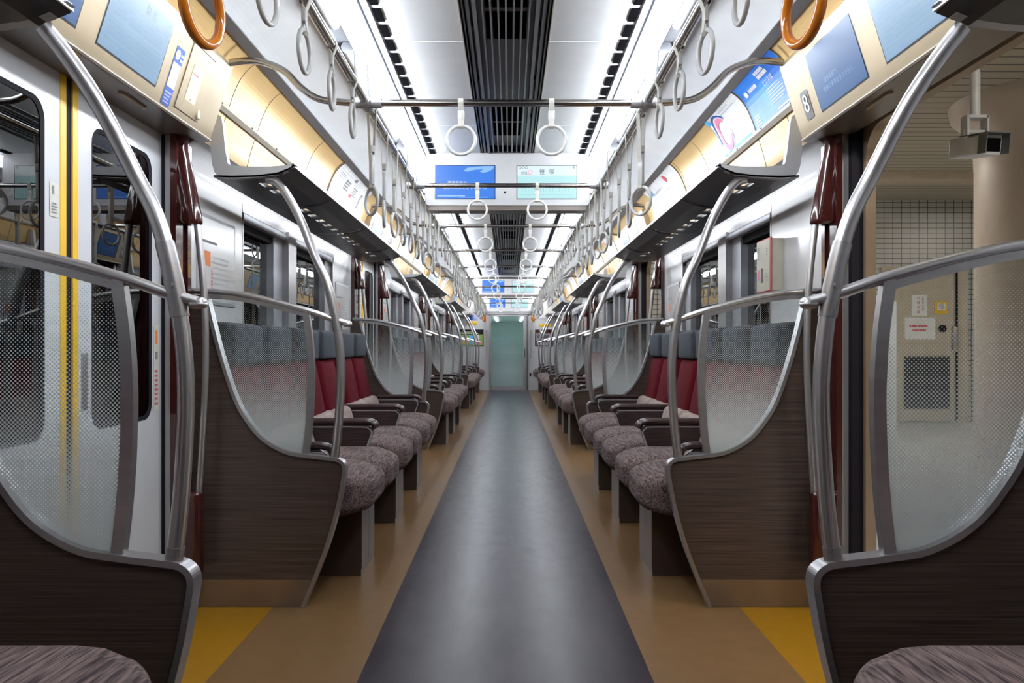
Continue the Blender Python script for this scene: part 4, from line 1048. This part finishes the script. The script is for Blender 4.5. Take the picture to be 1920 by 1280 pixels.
# ------------------------------------------------------------ platform outside the right doors
struct(MB().box(1.48, 12, -6, 11.0, -0.10, 0.0).build('platform_floor', 'platform_floor'))
struct(MB().box(1.60, 12, -6, 11.2, 3.05, 3.15).build('ceiling_platform', 'platform_slats'))
struct(MB().box(1.9, 12, 11.0, 11.15, 0, 3.05).build('wall_platform', 'platform_tiles'))
struct(MB().box(11.9, 12, -6, 11, 0, 3.05).build('wall_platform_side', 'platform_tiles'))
struct(MB().box(1.6, 12, -6.1, -6, 0, 3.05).build('wall_platform_rear', 'platform_tiles'))
struct(MB().box(4.2, 7.2, 9.2, 9.5, 2.96, 3.05).build('beam', 'platform_beige'))
b = MB(); b.lathe([(0.78, 3.05), (0.76, 2.95), (0.60, 2.80), (0.585, 2.5), (0.585, 0.0)], (4.46, 6.5, 0), 0, 48); struct(b.build('column', 'column_beige'))
struct(MB().box(1.9, 12, 4.55, 5.0, 0.0, 0.004).build('floor_band', 'platform_dark'))
for i, (a, c) in enumerate(((2.6, 1.2), (7.5, 2.5), (7.5, 7.5), (2.9, 8.2))):  # fill lamps added out of view in the ceiling to brighten the platform
    t = empty('platform_fill_lamp', (a, c, 3.04), ['unseen lamp added to light the platform near the train doors', 'unseen lamp added to light the platform out to the right', 'unseen lamp added to light the platform behind the round column', 'unseen lamp added to light the platform near the service door wall'][i], 'ceiling lamp')
    MB().box(-0.12, 0.12, -0.6, 0.6, -0.02, 0.01).build('lamp_cover', 'platform_fill_lamp', t); MB().box(-0.14, 0.14, -0.62, 0.62, -0.008, 0.02).build('housing', 'gate_white', t)
# service door on the far platform wall
DY = 11.0
x0, z1 = px(1652, 497, DY)[0], 2.13; x1 = px(1812, 0, DY)[0]
t = empty('service_door', ((x0 + x1) / 2, DY, 0), 'beige metal service door with a louvre on the platform wall', 'door'); hw = (x1 - x0) / 2
MB().box(-hw, hw, -0.05, 0, 0, z1).build('door_frame', 'platform_beige', t)
MB().box(-hw + 0.07, hw - 0.22, -0.075, -0.045, 0.02, z1 - 0.07).build('leaf', 'platform_beige', t)
cx = (x0 + x1) / 2
def at(xp, yp): q = px(xp, yp, DY); return q[0] - cx, q[1]
(a, b1), (c, d1) = at(1690, 765), at(1774, 668)
MB().box(a, c, -0.09, -0.06, b1, d1).build('louvre', 'louvre', t)
(a, b1), (c, d1) = at(1779, 660), at(1788, 612)
MB().rbox(((a + c) / 2, -0.09, (b1 + d1) / 2), ((c - a) / 2, 0.025, (d1 - b1) / 2), 0.02).build('handle', 'satin_pole', t)
b = MB(); (a, b1) = at(1761, 616); b.tube([(a, -0.1, b1), (a, -0.075, b1)], 0.05, 0, 16); b.build('lock', 'rubber', t)
(a, b1), (c, d1) = at(1788, 780), at(1790, 500); MB().box(a, c, -0.078, -0.05, 0.02, z1 - 0.05).build('gap', 'dark_gap', t)
def pnote(name, xa, ya, xb, yb, m, label, fill):
    (a, b1), (c, d1) = px(xa, yb, DY - 0.09), px(xb, ya, DY - 0.09)
    t = empty(name, (a, DY - 0.079, b1), label, 'sign'); W, H = c - a, d1 - b1
    MB().box(0, W, -0.004, 0.003, 0, H).build('sheet', m, t)
    sh = Sheet(planar((0, -0.005, 0), (1, 0, 0), (0, 0, 1), (0, -1, 0))); fill(sh, W, H); sh.build(t, {})
def f1(sh, W, H):
    for i in range(4): sh.ring('ink_red', W * 0.42, H * (0.85 - i * 0.22), W * 0.09, H * 0.07, 0.4, 0.002)
    sh.bars('ink_grey', W * 0.66, H * 0.3, W * 0.8, H * 0.9, 9, 0.6, 0.002)
def f2(sh, W, H): sh.bars('ink_red', W * 0.15, H * 0.56, W * 0.86, H * 0.68, 1, 0.8, 0.002); sh.bars('ink_red', W * 0.25, H * 0.38, W * 0.76, H * 0.5, 1, 0.8, 0.002)
def f3(sh, W, H): sh.rect('paper_white', W * 0.2, H * 0.28, W * 0.8, H * 0.85, 0.002); sh.text('ink_grey', '煙', W * 0.5, H * 0.57, H * 0.5, 0.003)
pnote('paper_notice', 1710, 553, 1739, 592, 'paper_white', 'upright paper notice with red characters on the service door', f1)
pnote('paper_notice', 1697, 595, 1754, 636, 'paper_white', 'wide paper notice with two red lines on the service door', f2)
pnote('warning_sign', 1753, 565, 1778, 588, 'stripe_yellow', 'small yellow framed sign on the service door', f3)
# platform screen gates
for k in range(4):
    y0 = DOORC[k] + 0.92; y1 = (DOORC[k + 1] - 0.92) if k < 3 else 19
    t = empty('platform_gate', (1.565, y0, 0), f'white half height platform gate past the {ORD[k]} right doorway', 'platform gate', 'platform gates')
    prof = lambda e_: [(-0.068 - e_, 0), (-0.068 - e_, 1.24 + e_), (-0.05, 1.262 + e_), (0.065 + e_, 1.225 + e_), (0.065 + e_, 0.0)]
    b = MB(); b.prism(prof(0), 0.02, y1 - y0); b.build('housing', 'gate_white', t)
    b = MB(); b.prism(prof(0.003), 0.0, 0.025); b.build('end_cover', 'gate_white', t)
    b = MB(); b.box(-0.052, -0.018, -0.004, 0.01, 0.20, 1.175); b.box(-0.068, 0.03, -0.003, 0.01, 1.198, 1.202); b.build('leaf_slot', 'dark_gap', t)
# security camera
t = empty('security_camera', (2.34, 4.0, 1.99), 'white security camera hanging on a pole above the platform', 'camera')
b = MB(); b.tube([(0.0, 0, 0.23), (0.0, 0, 1.06)], 0.020, 0, 16); b.tube([(0.0, 0, 0.20), (0.0, 0, 0.42)], 0.024, 0, 16); b.build('pole', 'gate_white', t)
b = MB(); b.box(-0.05, 0.05, -0.03, 0.03, 0.185, 0.20); b.box(-0.055, -0.045, -0.03, 0.03, 0.08, 0.20); b.box(0.045, 0.055, -0.03, 0.03, 0.10, 0.20); b.tube([(-0.06, 0, 0.12), (0.06, 0, 0.12)], 0.012, 0, 10); b.build('bracket', 'gate_white', t)
Mr = Matrix.Rotation(math.radians(6), 4, 'Z') @ Matrix.Rotation(math.radians(8), 4, 'X')
b = MB(); b.rbox((0, 0.01, 0.045), (0.055, 0.125, 0.05), 0.012); b.xf(Mr); b.build('body', 'gate_white', t)
b = MB(); b.box(-0.042, 0.042, -0.120, -0.113, 0.012, 0.075); b.xf(Mr); b.build('lens_window', 'dark_gap', t)
b = MB(); b.box(-0.06, 0.06, -0.165, 0.05, 0.096, 0.100); b.box(-0.062, -0.058, -0.16, -0.1, 0.0, 0.10); b.box(0.058, 0.062, -0.16, -0.1, 0.0, 0.10); b.xf(Mr); b.build('hood', 'platform_dark', t)
